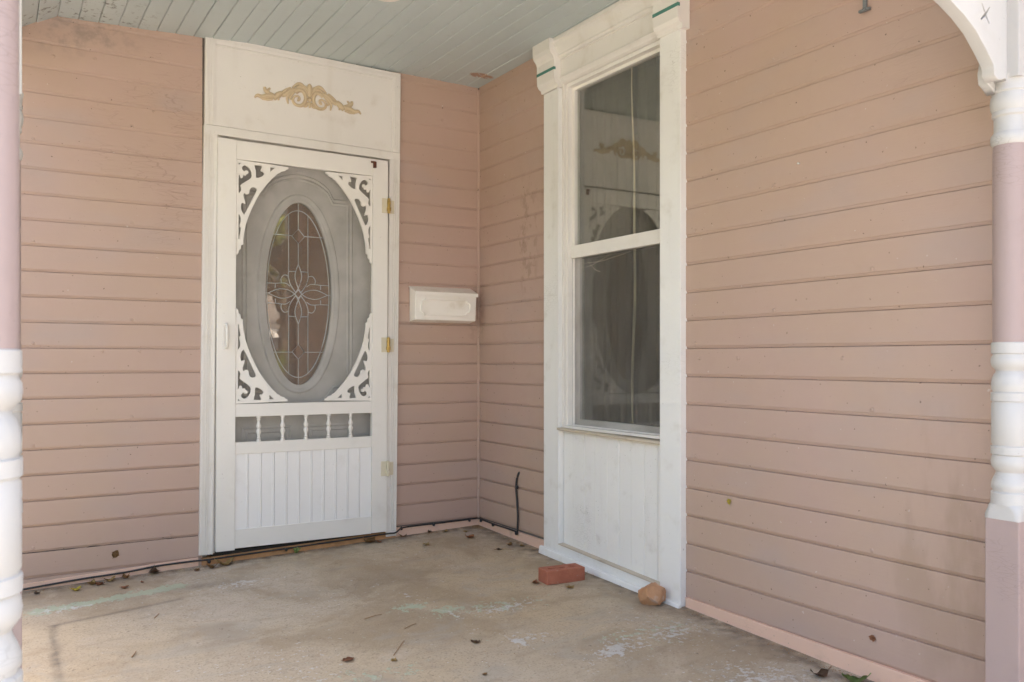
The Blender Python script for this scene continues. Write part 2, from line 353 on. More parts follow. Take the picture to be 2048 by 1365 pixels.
# porch slab: sheet with stain masks, and the solid slab below it
NX, NY = 200, 250; X0, X1, Y0, Y1 = -2.72, .0, -3.42, .0
V = []; A = dict(green=[], pale=[], dark=[], grey=[])
def g2(x, y, cx, cy, rx, ry, ang=0):
    dx, dy = x-cx, y-cy; c, s = math.cos(ang), math.sin(ang); u, v = (dx*c+dy*s)/rx, (-dx*s+dy*c)/ry
    return math.exp(-(u*u+v*v))
def seg(x, y, a, b, wd):
    ax, ay = a; bx, by = b; t = ((x-ax)*(bx-ax)+(y-ay)*(by-ay))/((bx-ax)**2+(by-ay)**2); t = max(0, min(1, t))
    d = math.hypot(x-ax-(bx-ax)*t, y-ay-(by-ay)*t); return math.exp(-(d/wd)**2)
for j in range(NY+1):
    for i in range(NX+1):
        x = X0+(X1-X0)*i/NX; y = Y0+(Y1-Y0)*j/NY
        n = noise.noise((x*2.3, y*2.3, 3)); n2 = noise.noise((x*9, y*9, 1)); n3 = noise.noise((x*25, y*25, 5))
        V.append((x, y, FZ(x, y)+.002*n+.0012*n2))
        wob = .02*n2
        A['green'].append(min(1, .95*seg(x, y+wob, (-2.3,-.36), (-1.72,-.30), .055)+.9*g2(x, y, -.97, -1.13, .09, .05)+.8*g2(x, y, -.86, -1.25, .10, .05)+.55*g2(x, y, -.62, -1.33, .2, .08)+.4*g2(x, y, -.48, -1.85, .12, .05)+.45*g2(x, y, -1.35, -1.72, .22, .08)+.3*g2(x, y, -.25, -1.9, .2, .12)+.35*max(0, n-.35)))
        A['pale'].append(min(1, .62*g2(x, y, -.56, -1.97, .11, .05, .3)+.3*g2(x, y, -.27, -1.95, .2, .08)+.5*g2(x, y, -.65, -1.35, .18, .06)+.5*g2(x, y, -1.45, -.42, .16, .05)+.5*g2(x, y, -.75, -1.7, .12, .05)+.55*g2(x, y, -.3, -2.5, .22, .25)+.5*g2(x, y, -2.15, -.37, .16, .05)+.6*seg(x, y+wob*.3, (-.95,-.75), (-.75,-1.95), .012)*(.5+n2)+.4*max(0, noise.noise((x*1.7+4, y*1.7, 9))-.1)))
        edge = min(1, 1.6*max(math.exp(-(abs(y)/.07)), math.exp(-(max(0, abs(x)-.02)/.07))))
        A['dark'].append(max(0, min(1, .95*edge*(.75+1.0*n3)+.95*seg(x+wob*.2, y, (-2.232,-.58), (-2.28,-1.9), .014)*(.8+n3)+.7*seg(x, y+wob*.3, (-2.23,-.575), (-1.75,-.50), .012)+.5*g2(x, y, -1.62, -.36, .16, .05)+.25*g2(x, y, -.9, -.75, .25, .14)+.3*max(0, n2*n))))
        A['grey'].append(max(0, min(1, .5+.9*noise.noise((x*.8+1, y*.8, 2))+.6*math.exp(-abs(x)/.5)+.5*math.exp(-abs(y)/.35)-.25)))
F = [(j*(NX+1)+i, j*(NX+1)+i+1, (j+1)*(NX+1)+i+1, (j+1)*(NX+1)+i) for j in range(NY) for i in range(NX)]
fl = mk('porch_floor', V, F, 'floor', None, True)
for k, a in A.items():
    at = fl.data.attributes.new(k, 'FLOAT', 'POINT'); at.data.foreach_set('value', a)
tag(fl, kind='structure')
slab = hexa('porch_slab', [(X0,Y0,-.7), (0,Y0,-.7), (0,0,-.7), (X0,0,-.7), (X0,Y0,FZ(X0,Y0)-.006), (0,Y0,FZ(0,Y0)-.006), (0,0,.009), (X0,0,FZ(X0,0)-.006)], 'walk', None, 0); tag(slab, kind='structure')

roof = empty('porch_cover', (0,0,2.7), 'shingled roof over the porch, above the pale green board ceiling', 'roof')
box('roof_deck', -2.70, 5.2, -3.40, 5.2, 2.66, 2.78, 'roof', roof, .01)
box('fascia', -2.70, .0, -3.43, -3.402, 2.56, 2.77, 'white', roof, .004)
hb = box('header_beam', -2.54, .0, -3.165, -3.05, 2.40, 2.60, 'white', roof, .004)
box('header_beam', -2.52, -2.405, -3.045, .0, 2.32, 2.60, 'white', roof, .004)

# ------------------------------------------------------------------ the two pink board walls
bw = empty('back_wall', (-1.2,0,0), 'pink drop siding wall around the white front door', 'wall')
sw = empty('side_wall', (0,-1.6,0), 'pink drop siding wall around the tall white window', 'wall')
box('wall_core', -2.62, -1.53, .012, .16, -.6, 2.66, 'room', bw, 0)
box('wall_core', -.575, .1, .012, .16, -.6, 2.66, 'room', bw, 0)
box('wall_core', -1.53, -.575, .012, .16, 2.10, 2.66, 'room', bw, 0)
box('wall_core', -1.53, -.575, .161, .22, -.6, 2.10, 'dark', bw, 0)
box('wall_core', .012, .10, -.84, .011, -.6, 2.66, 'room', sw, 0)
box('wall_core', .012, .10, -3.3, -1.66, -.6, 2.66, 'room', sw, 0)
box('wall_core', .012, .10, -1.66, -.84, 2.37, 2.66, 'room', sw, 0)
box('wall_core', .03, .10, -1.66, -.84, -.6, .62, 'room', sw, 0)
def siding(parent, ax, a0, a1, zoff, sp, ztop, zbot):
    # drop siding: flat face, cove at the top running back under the next board
    L = abs(a1-a0); k = 0; z = zoff
    while z > zbot: z -= sp
    while z < ztop:
        h = sp; zz = max(z, zbot); s = -1 if ax == 'x' else -1
        o = random.uniform(-.0008, .0008); tz = random.uniform(-.0012, .0012)
        face = h
        pr = [(.012, zz+.0004), (.0054, zz+.0006), (.0046, zz+.0016), (.0013+o, zz+.0108), (-.0004+o, zz+.0112), (-.0012+o, zz+.0124), (-.0012+o, z+h*.5), (-.0012+o, z+h-.0022), (-.0004+o, z+h-.0012), (.0045, z+h-.0004), (.012, z+h)]
        if zz < z+face-.02:
            b = prism('siding_board', pr, ax, a0, a1, 'siding', parent, max(2, int(L/.11)), .0010)
            b.data.polygons.foreach_set('use_smooth', [True]*len(b.data.polygons)); b.data.set_sharp_from_angle(angle=R(9))
        z += sp
siding(bw, 'x', -2.62, -1.556, .118, .1142, 2.62, -.02)
siding(bw, 'x', -.545, -.006, .169, .1123, 2.60, .045)
siding(sw, 'y', -.006, -.735, .169, .1123, 2.60, .040)
siding(sw, 'y', -1.735, -3.30, .108, .1146, 2.60, -.012)
# salmon base strips
def strip(parent, a, b, ax, top_a, top_b, d):
    def P(s, dd, z): return (s, dd, z) if ax == 'x' else (dd, s, z)
    fa = FZ(a, 0) if ax == 'x' else FZ(0, a); fb = FZ(b, 0) if ax == 'x' else FZ(0, b)
    hexa('base_strip', [P(a,d,fa-.02), P(b,d,fb-.02), P(b,.012,fb-.02), P(a,.012,fa-.02), P(a,d,top_a), P(b,d,top_b), P(b,.012,top_b), P(a,.012,top_a)], 'salmon', parent, .0015)
strip(bw, -2.62, -1.575, 'x', -.026, .012, -.006); strip(bw, -.53, -.004, 'x', .050, .050, -.007)
strip(sw, -.004, -.73, 'y', .048, .044, -.007); strip(sw, -1.75, -3.30, 'y', .004, -.008, -.010)
# lumpy corner caulk
bm = bmesh.new(); pts = [Vector((-.004+.002*noise.noise((0, z*9, 1)), -.004, z)) for z in [i*.02 for i in range(2, 129)]]
tube_bm(bm, pts, [.0075+.003*noise.noise((3, p.z*14, 0)) for p in pts], 8); from_bm('corner_bead', bm, 'siding', bw, True)
box('corner_board', -.018, .10, -3.42, -3.302, -.5, 2.6, 'siding', sw, .004)
bm = bmesh.new(); P = [Vector((-2.5+i*.012, .0005, .1185+.0025*noise.noise((i*.35, 2, 1))+.0018*noise.noise((i*.9, 5, 1)))) for i in range(78)]
tube_bm(bm, P, [max(.0004, .0016+.0016*noise.noise((i*.22, 7, 3))-.0012*(i/78)) for i in range(78)], 6); from_bm('open_joint', bm, 'dark', bw, True)
# raised nail heads, painted over
for (ax, a, z) in [('x',-2.20,2.35), ('x',-1.72,2.25), ('x',-1.78,2.165), ('x',-2.03,2.37), ('x',-1.84,1.02), ('x',-1.66,1.02), ('x',-.50,2.36), ('x',-.24,2.35), ('y',-.27,2.35), ('y',-.5,2.37), ('y',-1.82,.985), ('y',-2.03,.985), ('y',-2.5,.985), ('y',-1.82,2.31), ('x',-1.7,.14), ('x',-2.0,1.02)]+[('y', -1.80-.406*q_, .108+.1146*r_+.022) for q_ in range(4) for r_ in range(0, 19, 1) if (q_*7+r_*5) % 4 == 0]+[('x', -2.28+.406*q_, .118+.1142*r_+.022) for q_ in range(2) for r_ in range(0, 19) if (q_*3+r_*5) % 4 == 0]:
    pr = [(0,.0022), (.004,.0022), (.0068,.0012), (.0078,-.003)]
    bm = bmesh.new(); rings = []
    for r, d in pr:
        rings.append([bm.verts.new((a+r*math.cos(t*math.pi/7), -.0018-d, z+r*math.sin(t*math.pi/7)) if ax == 'x' else (-.0018-d, a+r*math.cos(t*math.pi/7), z+r*math.sin(t*math.pi/7))) for t in range(14)] if r else [bm.verts.new((a,-.0018-d,z) if ax == 'x' else (-.0018-d,a,z))])
    for k in range(14): bm.faces.new((rings[0][0], rings[1][k], rings[1][(k+1) % 14]))
    for q in (1, 2):
        for k in range(14): bm.faces.new((rings[q][k], rings[q+1][k], rings[q+1][(k+1) % 14], rings[q][(k+1) % 14]))
    from_bm('nail_head', bm, 'siding', bw if ax == 'x' else sw, True)
# bare screw ends and a broken clip on the side wall
sc1 = lathe('screw', [(.0035,.0), (.0035,-.006), (.002,-.007), (.002,-.012)], (0,0,0), 'came', None, 8)
sc1.location = (-.012,-2.322,1.675); sc1.rotation_euler = (0, R(-90), 0); tag(sc1, 'small bright screw head standing out of the upper pink side wall', 'screw')
clip = empty('wall_hook', (-.006,-2.59,2.12), 'grey metal hook hanging at the top edge of the pink side wall', 'hook')
box('hook_plate', -.012, -.003, -2.596, -2.584, 2.127, 2.24, 'grey_metal', clip, .001); tube('hook_foot', [(-.008,-2.59,2.132), (-.02,-2.59,2.120), (-.022,-2.603,2.118)], .004, 'grey_metal', clip, 6)
box('hook_foot', -.016, -.004, -2.611, -2.571, 2.119, 2.127, 'grey_metal', clip, .001)

# ------------------------------------------------------------------ ceiling
ce = empty('porch_ceiling', (-1.1,-1.6,2.57), 'pale grey green tongue and groove board ceiling of the porch', 'ceiling')
def cz(x):
    if x > -1.3: return 2.572
    if x > -2.19: return 2.572+(x+1.3)*.045
    return 2.532+(x+2.19)*.56
box('ceiling_core', -2.5, .0, -3.2, .0, 2.61, 2.655, 'dark', ce, 0)
x = 0.0; i = 0
while x > -2.44:
    x2 = x-.084; g = .0009+random.random()*.0006; z0, z1 = cz(x-.001), cz(x2+.001); dz = random.uniform(-.0012, .0012)
    xa, xb = x-g, x2+g; c = .0028
    pr = [(xa, z0+.02), (xa, z0+.0028+dz), (xa-c, z0+dz), (xb+c, z1+dz), (xb, z1+.0028+dz), (xb, z1+.02)]
    V = []; F = []; segs = 8
    for s in range(segs+1):
        y = -.0005-3.18*s/segs
        for (px_, pz_) in pr: V.append((px_, y, pz_+.0012*noise.noise((px_*5, y*2, 1))))
    n = len(pr)
    for s in range(segs):
        for q in range(n-1): F.append((s*n+q, s*n+q+1, (s+1)*n+q+1, (s+1)*n+q))
    F.append(tuple(range(n)))
    mk('ceiling_board', V, F, 'ceiling', ce); x = x2; i += 1
lamp = empty('ceiling_light', (-.983,-.945,2.57), 'round white lamp base on the ceiling at the top edge', 'lamp')
lathe('lamp_base', [(.01,.004), (.070,.004), (.074,-.002), (.074,-.010), (.066,-.018), (.04,-.020), (.005,-.0205)], (-.983,-.945,2.570), 'light', lamp)
lathe('lamp_socket', [(.020,-.016), (.020,-.030), (.016,-.034), (.004,-.034)], (-.983,-.945,2.570), 'light', lamp)

# ------------------------------------------------------------------ front door surround
dc = empty('door_surround', (-1.053,0,0), 'white door casing with a plain panel above the front door', 'door frame')
box('casing', -1.574, -1.509, -.020, .03, .018, 2.108, 'white', dc); box('casing', -.594, -.533, -.020, .03, .014, 2.108, 'white', dc)
for a, b in ((-1.5725,-1.562), (-1.553,-1.548), (-1.543,-1.538), (-1.527,-1.512)): box('casing_bead', a, b, -.0245, -.0195, .022, 2.10, 'white', dc, .0015)
for a, b in ((-.546,-.5345), (-.558,-.553), (-.571,-.563)): box('casing_bead', a, b, -.0245, -.0195, .02, 2.10, 'white', dc, .0015)
box('head_casing', -1.574, -.533, -.022, .03, 2.085, 2.128, 'white', dc)
box('jamb', -1.5085, -1.498, -.004, .16, .02, 2.085, 'entry', dc); box('jamb', -.605, -.5945, .012, .16, .02, 2.085, 'entry', dc)
box('jamb', -1.498, -.605, .012, .16, 2.062, 2.084, 'entry', dc)
box('over_panel', -1.536, -.574, -.013, .03, 2.131, 2.556, 'white', dc)
for a, b, t in ((-1.571,-1.523,-.021), (-.577,-.533,-.021)):
    box('panel_frame', a, b, t, .02, 2.1295, 2.552, 'white', dc); 
    for u in ((a+.008, a+.014), (a+.022, a+.027), (a+.034, a+.039)): box('frame_bead', u[0], u[1], t-.0035, t+.001, 2.134, 2.545, 'white', dc, .001)
box('panel_frame', -1.522, -.578, -.020, .02, 2.532, 2.552, 'white', dc)
box('panel_frame', -1.522, -.578, -.0165, .0, 2.522, 2.5315, 'white', dc, .003)
box('scribe_strip', -1.571, -.533, -.019, .02, 2.553, 2.569, 'white', dc, .001)
dc.rotation_euler = (0, .0105, 0)
th = empty('door_threshold', (-1.05,-.02,0), 'bare brown wood strip under the white screen door', 'threshold')
hexa('wood_strip', [(-1.56,-.018,-.045), (-.535,-.018,-.02), (-.535,.08,-.02), (-1.56,.08,-.045), (-1.56,-.012,.006), (-.535,-.014,.036), (-.535,.08,.036), (-1.56,.08,.006)], 'wood', th, .003)
hexa('gap_strip', [(-1.51,.0,-.02), (-.6,.0,.0), (-.6,.15,.0), (-1.51,.15,-.02), (-1.51,.0,.024), (-.6,.0,.041), (-.6,.15,.041), (-1.51,.15,.024)], 'dark', th, .001)

# entry door behind the screen
ed = empty('entry_door', (-1.053,.1,.03), 'grey entry door with oval leaded glass behind the screen door', 'door')
CXE, CZE = -1.05, 1.328
def ell(a, b, n=72): return [(a*math.cos(2*math.pi*k/n), b*math.sin(2*math.pi*k/n)) for k in range(n)]
def ent(d): return lambda u, v, wv: Vector((CXE+u, d-wv, CZE+v))
hw = .443; plate('door_slab', [[(-hw,-1.285), (hw,-1.285), (hw,.73), (-hw,.73)], ell(.182,.486)], .04, 'entry', ed, ent(.092), .001)
def ring(name, pts, prof, d, mat, parent, closed=True):
    # moulding: profile (offset outward, height) swept round a closed 2D loop
    V = []; F = []; n = len(pts); m = len(prof)
    for i in range(n):
        a = Vector(pts[i-1]); b = Vector(pts[i]); c = Vector(pts[(i+1) % n])
        t1 = (b-a).normalized(); t2 = (c-b).normalized(); nn = Vector((t1.y, -t1.x))+Vector((t2.y, -t2.x)); nn = nn/max(.6, nn.length**2/2)
        for o_, h_ in prof: q = b+nn*o_; V.append((CXE+q.x, d-h_, CZE+q.y))
    for i in range(n):
        q = (i+1) % n
        for j in range(m-1): F.append((i*m+j, i*m+j+1, q*m+j+1, q*m+j))
    o = mk(name, V, F, mat, parent, True); o.data.set_sharp_from_angle(angle=R(45)); return o
ring('oval_moulding', ell(.182,.486), [(-.004,-.012), (-.004,.006), (.004,.010), (.014,.008), (.020,.012), (.034,.011), (.040,.004), (.043,-.004)], .072, 'entry', ed)
def arch(wd, sh, zs, zt):
    top = [(wd, zs), (sh, zs)]
    for k in range(1, 14):
        t = k/14; x_ = sh*(1-2*t); top.append((x_, zs+(zt-zs)*(1-(x_/sh)**2)**.62))
    top += [(-sh, zs), (-wd, zs)]
    return top+[(-x_, -z_) for x_, z_ in top]
for s in (0, .021): ring('panel_moulding', arch(.272+s, .187, .494+s, .605+s), [(-.008,-.003), (-.006,.005), (0,.007), (.006,.003), (.008,-.003)], .072, 'entry', ed)
for cx_ in (-.17, .17):
    for s in (0, .022): ring('panel_moulding', [(cx_+.125-s,-.70-s), (cx_-.125+s,-.70-s), (cx_-.125+s,-1.10+s), (cx_+.125-s,-1.10+s)][::-1], [(-.008,-.003), (-.006,.005), (0,.007), (.006,.003), (.008,-.003)], .072, 'entry', ed)
box('door_knocker', CXE-.018, CXE+.018, .062, .0725, CZE+.64, CZE+.69, 'entry', ed, .003)
og = plate('oval_glass', [ell(.184,.488)], .006, 'oval', ed, ent(.088), 0)
bm = bmesh.new(); cr = .0025; Y_ = .0835
def cm(pts, r=cr, k=1): tube_bm(bm, [Vector((CXE+p[0], Y_, CZE+p[1])) for p in (pts if k == 1 else [(q.x, q.y) for q in catmull([(a, b, 0) for a, b in pts], k)])], r, 6)
el = ell(.168,.442, 64); cm(el+[el[0]]); el = ell(.181,.485, 64); cm(el+[el[0]], .003)
for s in (1, -1):
    for xx in (-.052, .052): cm([(xx, s*.42), (xx, s*.115)])
    cm([(0, s*.484), (0, s*.345)]); cm([(0, s*.268), (0, s*.158)])
    cm([(0, s*.345), (.034, s*.306), (0, s*.268), (-.034, s*.306), (0, s*.345)])
    cm([(-.139, s*.308), (-.034, s*.308)]); cm([(.034, s*.308), (.139, s*.308)])
    cm([(0, s*.158), (.018, s*.10), (.006, s*.045), (-.018, s*.0), ], cr, 6); cm([(0, s*.158), (-.018, s*.10), (-.006, s*.045), (.018, s*.0)], cr, 6)
    for t in (1, -1):
        cm([(t*.052, s*.118), (t*.053, s*.085), (t*.040, s*.045), (t*.012, s*.006)], cr, 6); cm([(t*.052, s*.118), (t*.016, s*.120)])
        cm([(t*.160, 0), (t*.10, s*.024), (t*.05, s*.018), (t*.02, 0), (0, -s*.022)], cr, 6)
        cm([(t*.12, s*.052), (t*.07, s*.055), (t*.045, s*.040)], cr, 5); cm([(t*.12, s*.052), (t*.165, s*.052)]); cm([(t*.122, s*.028), (t*.122, s*.052)])
        cm([(t*.050, s*.092), (t*.075, s*.098), (t*.092, s*.078), (t*.090, s*.055)], cr, 5)
    cm([(s*.160, 0), (s*.182, 0)])
from_bm('came', bm, 'came', og, True)
dcur = mk('glass_curtain', [(CXE-.25, .150, CZE-.55), (CXE+.25, .150, CZE-.55), (CXE+.25, .150, CZE+.55), (CXE-.25, .150, CZE+.55)], [(0,1,2,3)], 'lace', None)
tag(dcur, 'brown curtain seen through the oval glass of the entry door', 'curtain')

# screen door
sd_ = empty('screen_door', (-1.045,-.02,.035), 'white screen door with cut corner brackets and small spindles', 'screen door')
XL, XR, YF, YB = -1.4985, -.5965, -.036, -.006
box('stile', XL, -1.408, YF, YB, .033, 2.072, 'vinyl', sd_); box('stile', -.684, XR, YF, YB, .043, 2.068, 'vinyl', sd_)
for a, b in ((1.977,2.070), (.694,.758), (.508,.567), (.040,.134)): box('rail', -1.4075, -.6845, YF+.003, YB, a, b, 'vinyl', sd_)
for k in range(11):
    a = -1.4075+k*.0657; box('panel_plank', a+.0006, a+.0651, YF+.008, YB-.004, .130, .512, 'vinylw', sd_, .0012)
    if k: box('panel_bead', a-.0095, a-.0035, YF+.0062, YF+.010, .134, .508, 'vinylw', sd_, .0015)
for sx in (-1.290,-1.168,-1.046,-.924,-.802):
    pr = [(.0115,.066), (.0115,.056), (.007,.053), (.010,.047), (.0065,.040), (.0075,.030), (.0125,.016), (.011,.006), (.0065,.0), (.011,-.006), (.0125,-.016), (.0075,-.030), (.0065,-.040), (.010,-.047), (.007,-.053), (.0115,-.056), (.0115,-.066)]
    lathe('spindle', pr, (sx, YF+.012, .6305), 'vinyl', sd_, 14)
GB_OUT = [(0.0,0.0), (0.261,0.007), (0.26,0.016), (0.25,0.019), (0.244,0.027), (0.231,0.031), (0.222,0.033), (0.22,0.039), (0.207,0.045), (0.177,0.075), (0.147,0.111), (0.121,0.147), (0.099,0.187), (0.077,0.233), (0.059,0.279), (0.046,0.32), (0.037,0.365), (0.034,0.398), (0.034,0.42), (0.023,0.425), (0.022,0.443), (0.012,0.451), (0.011,0.464), (0.003,0.474), (0.0,0.47)]
GB_H = [[(0.01,0.014), (0.023,0.013), (0.011,0.027)],
 [(0.026,0.038), (0.03,0.029), (0.041,0.023), (0.053,0.026), (0.064,0.036), (0.073,0.053), (0.076,0.071), (0.073,0.082), (0.059,0.095), (0.041,0.108), (0.026,0.119), (0.019,0.127), (0.023,0.139), (0.024,0.15), (0.017,0.162), (0.012,0.167), (0.01,0.159), (0.01,0.075), (0.014,0.073), (0.017,0.078), (0.019,0.088), (0.026,0.089), (0.031,0.084), (0.032,0.073), (0.041,0.075), (0.046,0.074), (0.048,0.067), (0.055,0.064), (0.058,0.057), (0.055,0.05), (0.046,0.048), (0.041,0.051), (0.04,0.057), (0.034,0.052), (0.028,0.047)],
 [(0.088,0.017), (0.125,0.014), (0.126,0.025), (0.121,0.036), (0.122,0.043), (0.132,0.043), (0.138,0.051), (0.136,0.061), (0.125,0.071), (0.106,0.08), (0.096,0.08), (0.095,0.069), (0.094,0.043), (0.09,0.029)],
 [(0.167,0.018), (0.193,0.018), (0.167,0.043)],
 [(0.064,0.144), (0.072,0.132), (0.084,0.128), (0.097,0.131), (0.102,0.14), (0.095,0.157), (0.081,0.185), (0.066,0.216), (0.052,0.246), (0.039,0.271), (0.03,0.263), (0.023,0.247), (0.021,0.231), (0.024,0.216), (0.03,0.212), (0.037,0.215), (0.043,0.216), (0.041,0.203), (0.036,0.189), (0.033,0.177), (0.034,0.167), (0.041,0.161), (0.046,0.168), (0.053,0.168), (0.061,0.163), (0.063,0.153)],
 [(0.011,0.27), (0.017,0.275), (0.022,0.289), (0.022,0.308), (0.016,0.326), (0.017,0.334), (0.024,0.337), (0.022,0.355), (0.017,0.377), (0.015,0.395), (0.01,0.396), (0.01,0.272)]]
for sx, sz, ox, oz in ((1,-1,-1.406,1.975), (-1,-1,-.686,1.975), (1,1,-1.406,.760), (-1,1,-.686,.760)):
    plate('corner_bracket', [GB_OUT]+GB_H, .010, 'vinyl', sd_, lambda u, v, wv, sx=sx, sz=sz, ox=ox, oz=oz: Vector((ox+sx*u, YF+.010-wv, oz+sz*v)), .0006)
mk('insect_screen', [(-1.41,-.014,.75), (-.68,-.014,.75), (-.68,-.014,1.985), (-1.41,-.014,1.985)], [(0,1,2,3)], 'screen', sd_)
mk('insect_screen', [(-1.41,-.011,.56), (-.68,-.011,.56), (-.68,-.011,.70), (-1.41,-.011,.70)], [(0,1,2,3)], 'screen', sd_)
h = tube('handle', [(-1.457,YF+.002,1.152), (-1.457,YF-.022,1.145), (-1.457,YF-.030,1.12), (-1.457,YF-.030,1.07), (-1.457,YF-.022,1.045), (-1.457,YF+.002,1.038)], .0075, 'vinyl', sd_, 10)
box('handle_plate', -1.470, -1.444, YF-.004, YF+.001, 1.028, 1.162, 'vinyl', sd_, .002)
for hz, top in ((1.822,1), (1.063,1), (.388,0)):
    hg = box('hinge', -.632, -.600, YF-.0035, YF+.001, hz-.040, hz+.040, 'hingep', sd_, .001)
    box('hinge_leaf', -.588, -.556, -.029, -.0245, hz-.038, hz+.034, 'hingep', hg, .001)
    lathe('hinge_barrel', [(.004,.042), (.008,.040), (.0085,.02), (.0075,.019), (.0085,.018), (.0085,-.018), (.0075,-.019), (.0085,-.02), (.008,-.040), (.004,-.042)], (-.594, YF-.008, hz), 'brass' if top else 'hingep', hg, 12)
    box('hinge_spring', -.606, -.585, YF-.019, YF-.003, hz-.030, hz-.008, 'brass' if top else 'hingep', hg, .004)
    box('hinge_knuckle', -.604, -.588, YF-.021, YF-.003, hz+.006, hz+.028, 'brass' if top else 'hingep', hg, .005)
lt = box('latch', -.684, -.668, YF-.012, YF+.001, 2.020, 2.052, 'latch', sd_, .002); box('latch_tab', -.696, -.668, YF-.006, YF+.001, 2.046, 2.056, 'latch', lt, .001)
sd_.rotation_euler = (0, .004, 0)

# gilded ornament on the over-door panel
orn = empty('carved_ornament', (-1.022,-.013,2.34), 'gold scrolled leaf ornament on the white panel above the door', 'ornament')
OR = dict(a=[(-.073,.024), (-.064,.034), (-.05,.04), (-.035,.037), (-.024,.021), (-.021,.001), (-.027,-.021), (-.041,-.036), (-.055,-.04), (-.073,-.037), (-.085,-.027), (-.088,-.013), (-.082,.001), (-.07,.007), (-.058,.006), (-.054,-.003), (-.058,-.011), (-.064,-.01)],
 b=[(-.002,.013), (-.014,.034), (-.032,.054), (-.05,.058), (-.064,.051), (-.07,.044)], c=[(-.005,.019), (-.02,.052), (-.041,.071), (-.061,.072), (-.076,.061), (-.091,.046)],
 d=[(-.07,.041), (-.1,.032), (-.123,.008), (-.144,-.004)], e=[(-.073,.035), (-.1,.017), (-.117,-.009), (-.113,-.04)], e2=[(-.07,.037), (-.091,.013), (-.103,-.009), (-.091,-.016)],
 f=[(-.147,.01), (-.167,-.004), (-.188,-.026)], f2=[(-.152,-.003), (-.164,-.019), (-.161,-.029)], g=[(-.184,-.012), (-.216,-.014), (-.244,-.025), (-.27,-.021), (-.284,-.034)],
 h=[(-.19,-.005), (-.216,.001), (-.23,.010), (-.233,.027)], i=[(-.207,.001), (-.216,.013), (-.206,.025)], j=[(-.193,-.027), (-.221,-.034), (-.248,-.036)], k=[(-.008,-.016), (-.018,-.036), (-.033,-.041)],
 l=[(-.1,.045), (-.125,.028), (-.145,.012)], m=[(-.12,.012), (-.135,.004), (-.152,.006)])
RAD = dict(a=[.009,.0085,.008,.006,.0045,.0075], b=[.005,.008,.006], c=[.004,.0075,.004], d=[.007,.009,.006], e=[.005,.0085,.003], e2=[.004,.005,.004], f=[.010,.013,.009], f2=[.006,.004], g=[.010,.011,.010,.007,.003], h=[.006,.009,.006], i=[.004,.006,.004], j=[.006,.006,.003], k=[.005,.006,.003], l=[.005,.007,.005], m=[.007,.006])
for s in (1, -1):
    for key, pts in OR.items():
        bm = bmesh.new(); P = catmull([(-1.022+s*p[0], -.017, 2.338+p[1]) for p in pts], 5)
        r = [q*1.18 for q in RAD[key]]; tube_bm(bm, P, r, 10, .75 if key not in 'a' else .95)
        # a chased vein down each leaf
        from_bm('scroll' if key == 'a' else 'leaf', bm, 'orn', orn, True)
for z0, z1, rr in ((.018,.082,[.004,.008,.0135,.0155,.0125,.003]), (-.014,-.045,[.006,.009,.003])):
    bm = bmesh.new(); tube_bm(bm, catmull([(-1.022,-.019,2.338+z0), (-1.022,-.020,2.338+(z0+z1)/2), (-1.022,-.018,2.338+z1)], 6), rr, 12, .7); from_bm('shell', bm, 'orn', orn, True)
for s in (-1, 1):
    bm = bmesh.new(); tube_bm(bm, catmull([(-1.022+s*.004,-.019,2.355), (-1.022+s*.013,-.020,2.388), (-1.022+s*.026,-.018,2.405)], 6), [.003,.006,.004], 10, .8); from_bm('shell', bm, 'orn', orn, True)
bm = bmesh.new(); bmesh.ops.create_uvsphere(bm, u_segments=16, v_segments=10, radius=.0125); bmesh.ops.transform(bm, matrix=Matrix.Translation((-1.022,-.016,2.338)) @ Matrix.Diagonal((1,.8,1,1)), verts=bm.verts); from_bm('boss', bm, 'orn', orn, True)

# ------------------------------------------------------------------ tall window
wi = empty('tall_window', (0,-1.24,0), 'tall white two sash window with plank panel below and corbelled head', 'window')
box('casing', -.030, .012, -.868, -.731, .01, 2.335, 'wcase', wi, .003); box('casing', -.032, .012, -1.744, -1.617, -.036, 2.345, 'wcase', wi, .003)
for d, z in ((-.8605,.06),): box('casing_bead', -.0335, -.0295, d-.006, d+.004, z, 2.34, 'wcase', wi, .0015)
pr = [(0,2.568), (-.074,2.568), (-.074,2.552), (-.066,2.546), (-.060,2.530), (-.048,2.510), (-.040,2.496), (-.040,2.488), (-.030,2.482), (-.030,2.472), (-.022,2.470), (-.022,2.392), (-.030,2.388), (-.032,2.380), (-.022,2.372), (-.014,2.362), (-.004,2.356), (.012,2.352), (.012,2.568)]
prism('head_cornice', pr, 'y', -.874, -1.612, 'white', wi, 8, .0006)
for a, b in ((-.874,-.722), (-1.765,-1.612)):
    cpr = [(0,2.571), (-.092,2.571), (-.092,2.520), (-.086,2.500), (-.072,2.486), (-.066,2.470), (-.066,2.434), (-.060,2.433), (-.060,2.420), (-.066,2.419), (-.064,2.375), (-.055,2.360), (-.042,2.352), (-.038,2.338), (0,2.338)]
    cb = prism('corbel', cpr, 'y', a, b, 'white', wi, 2, .0005)
    box('stripe', -.0672, -.055, min(a, b)-.0012, max(a, b)+.0012, 2.4195, 2.4335, 'teal', cb, 0)
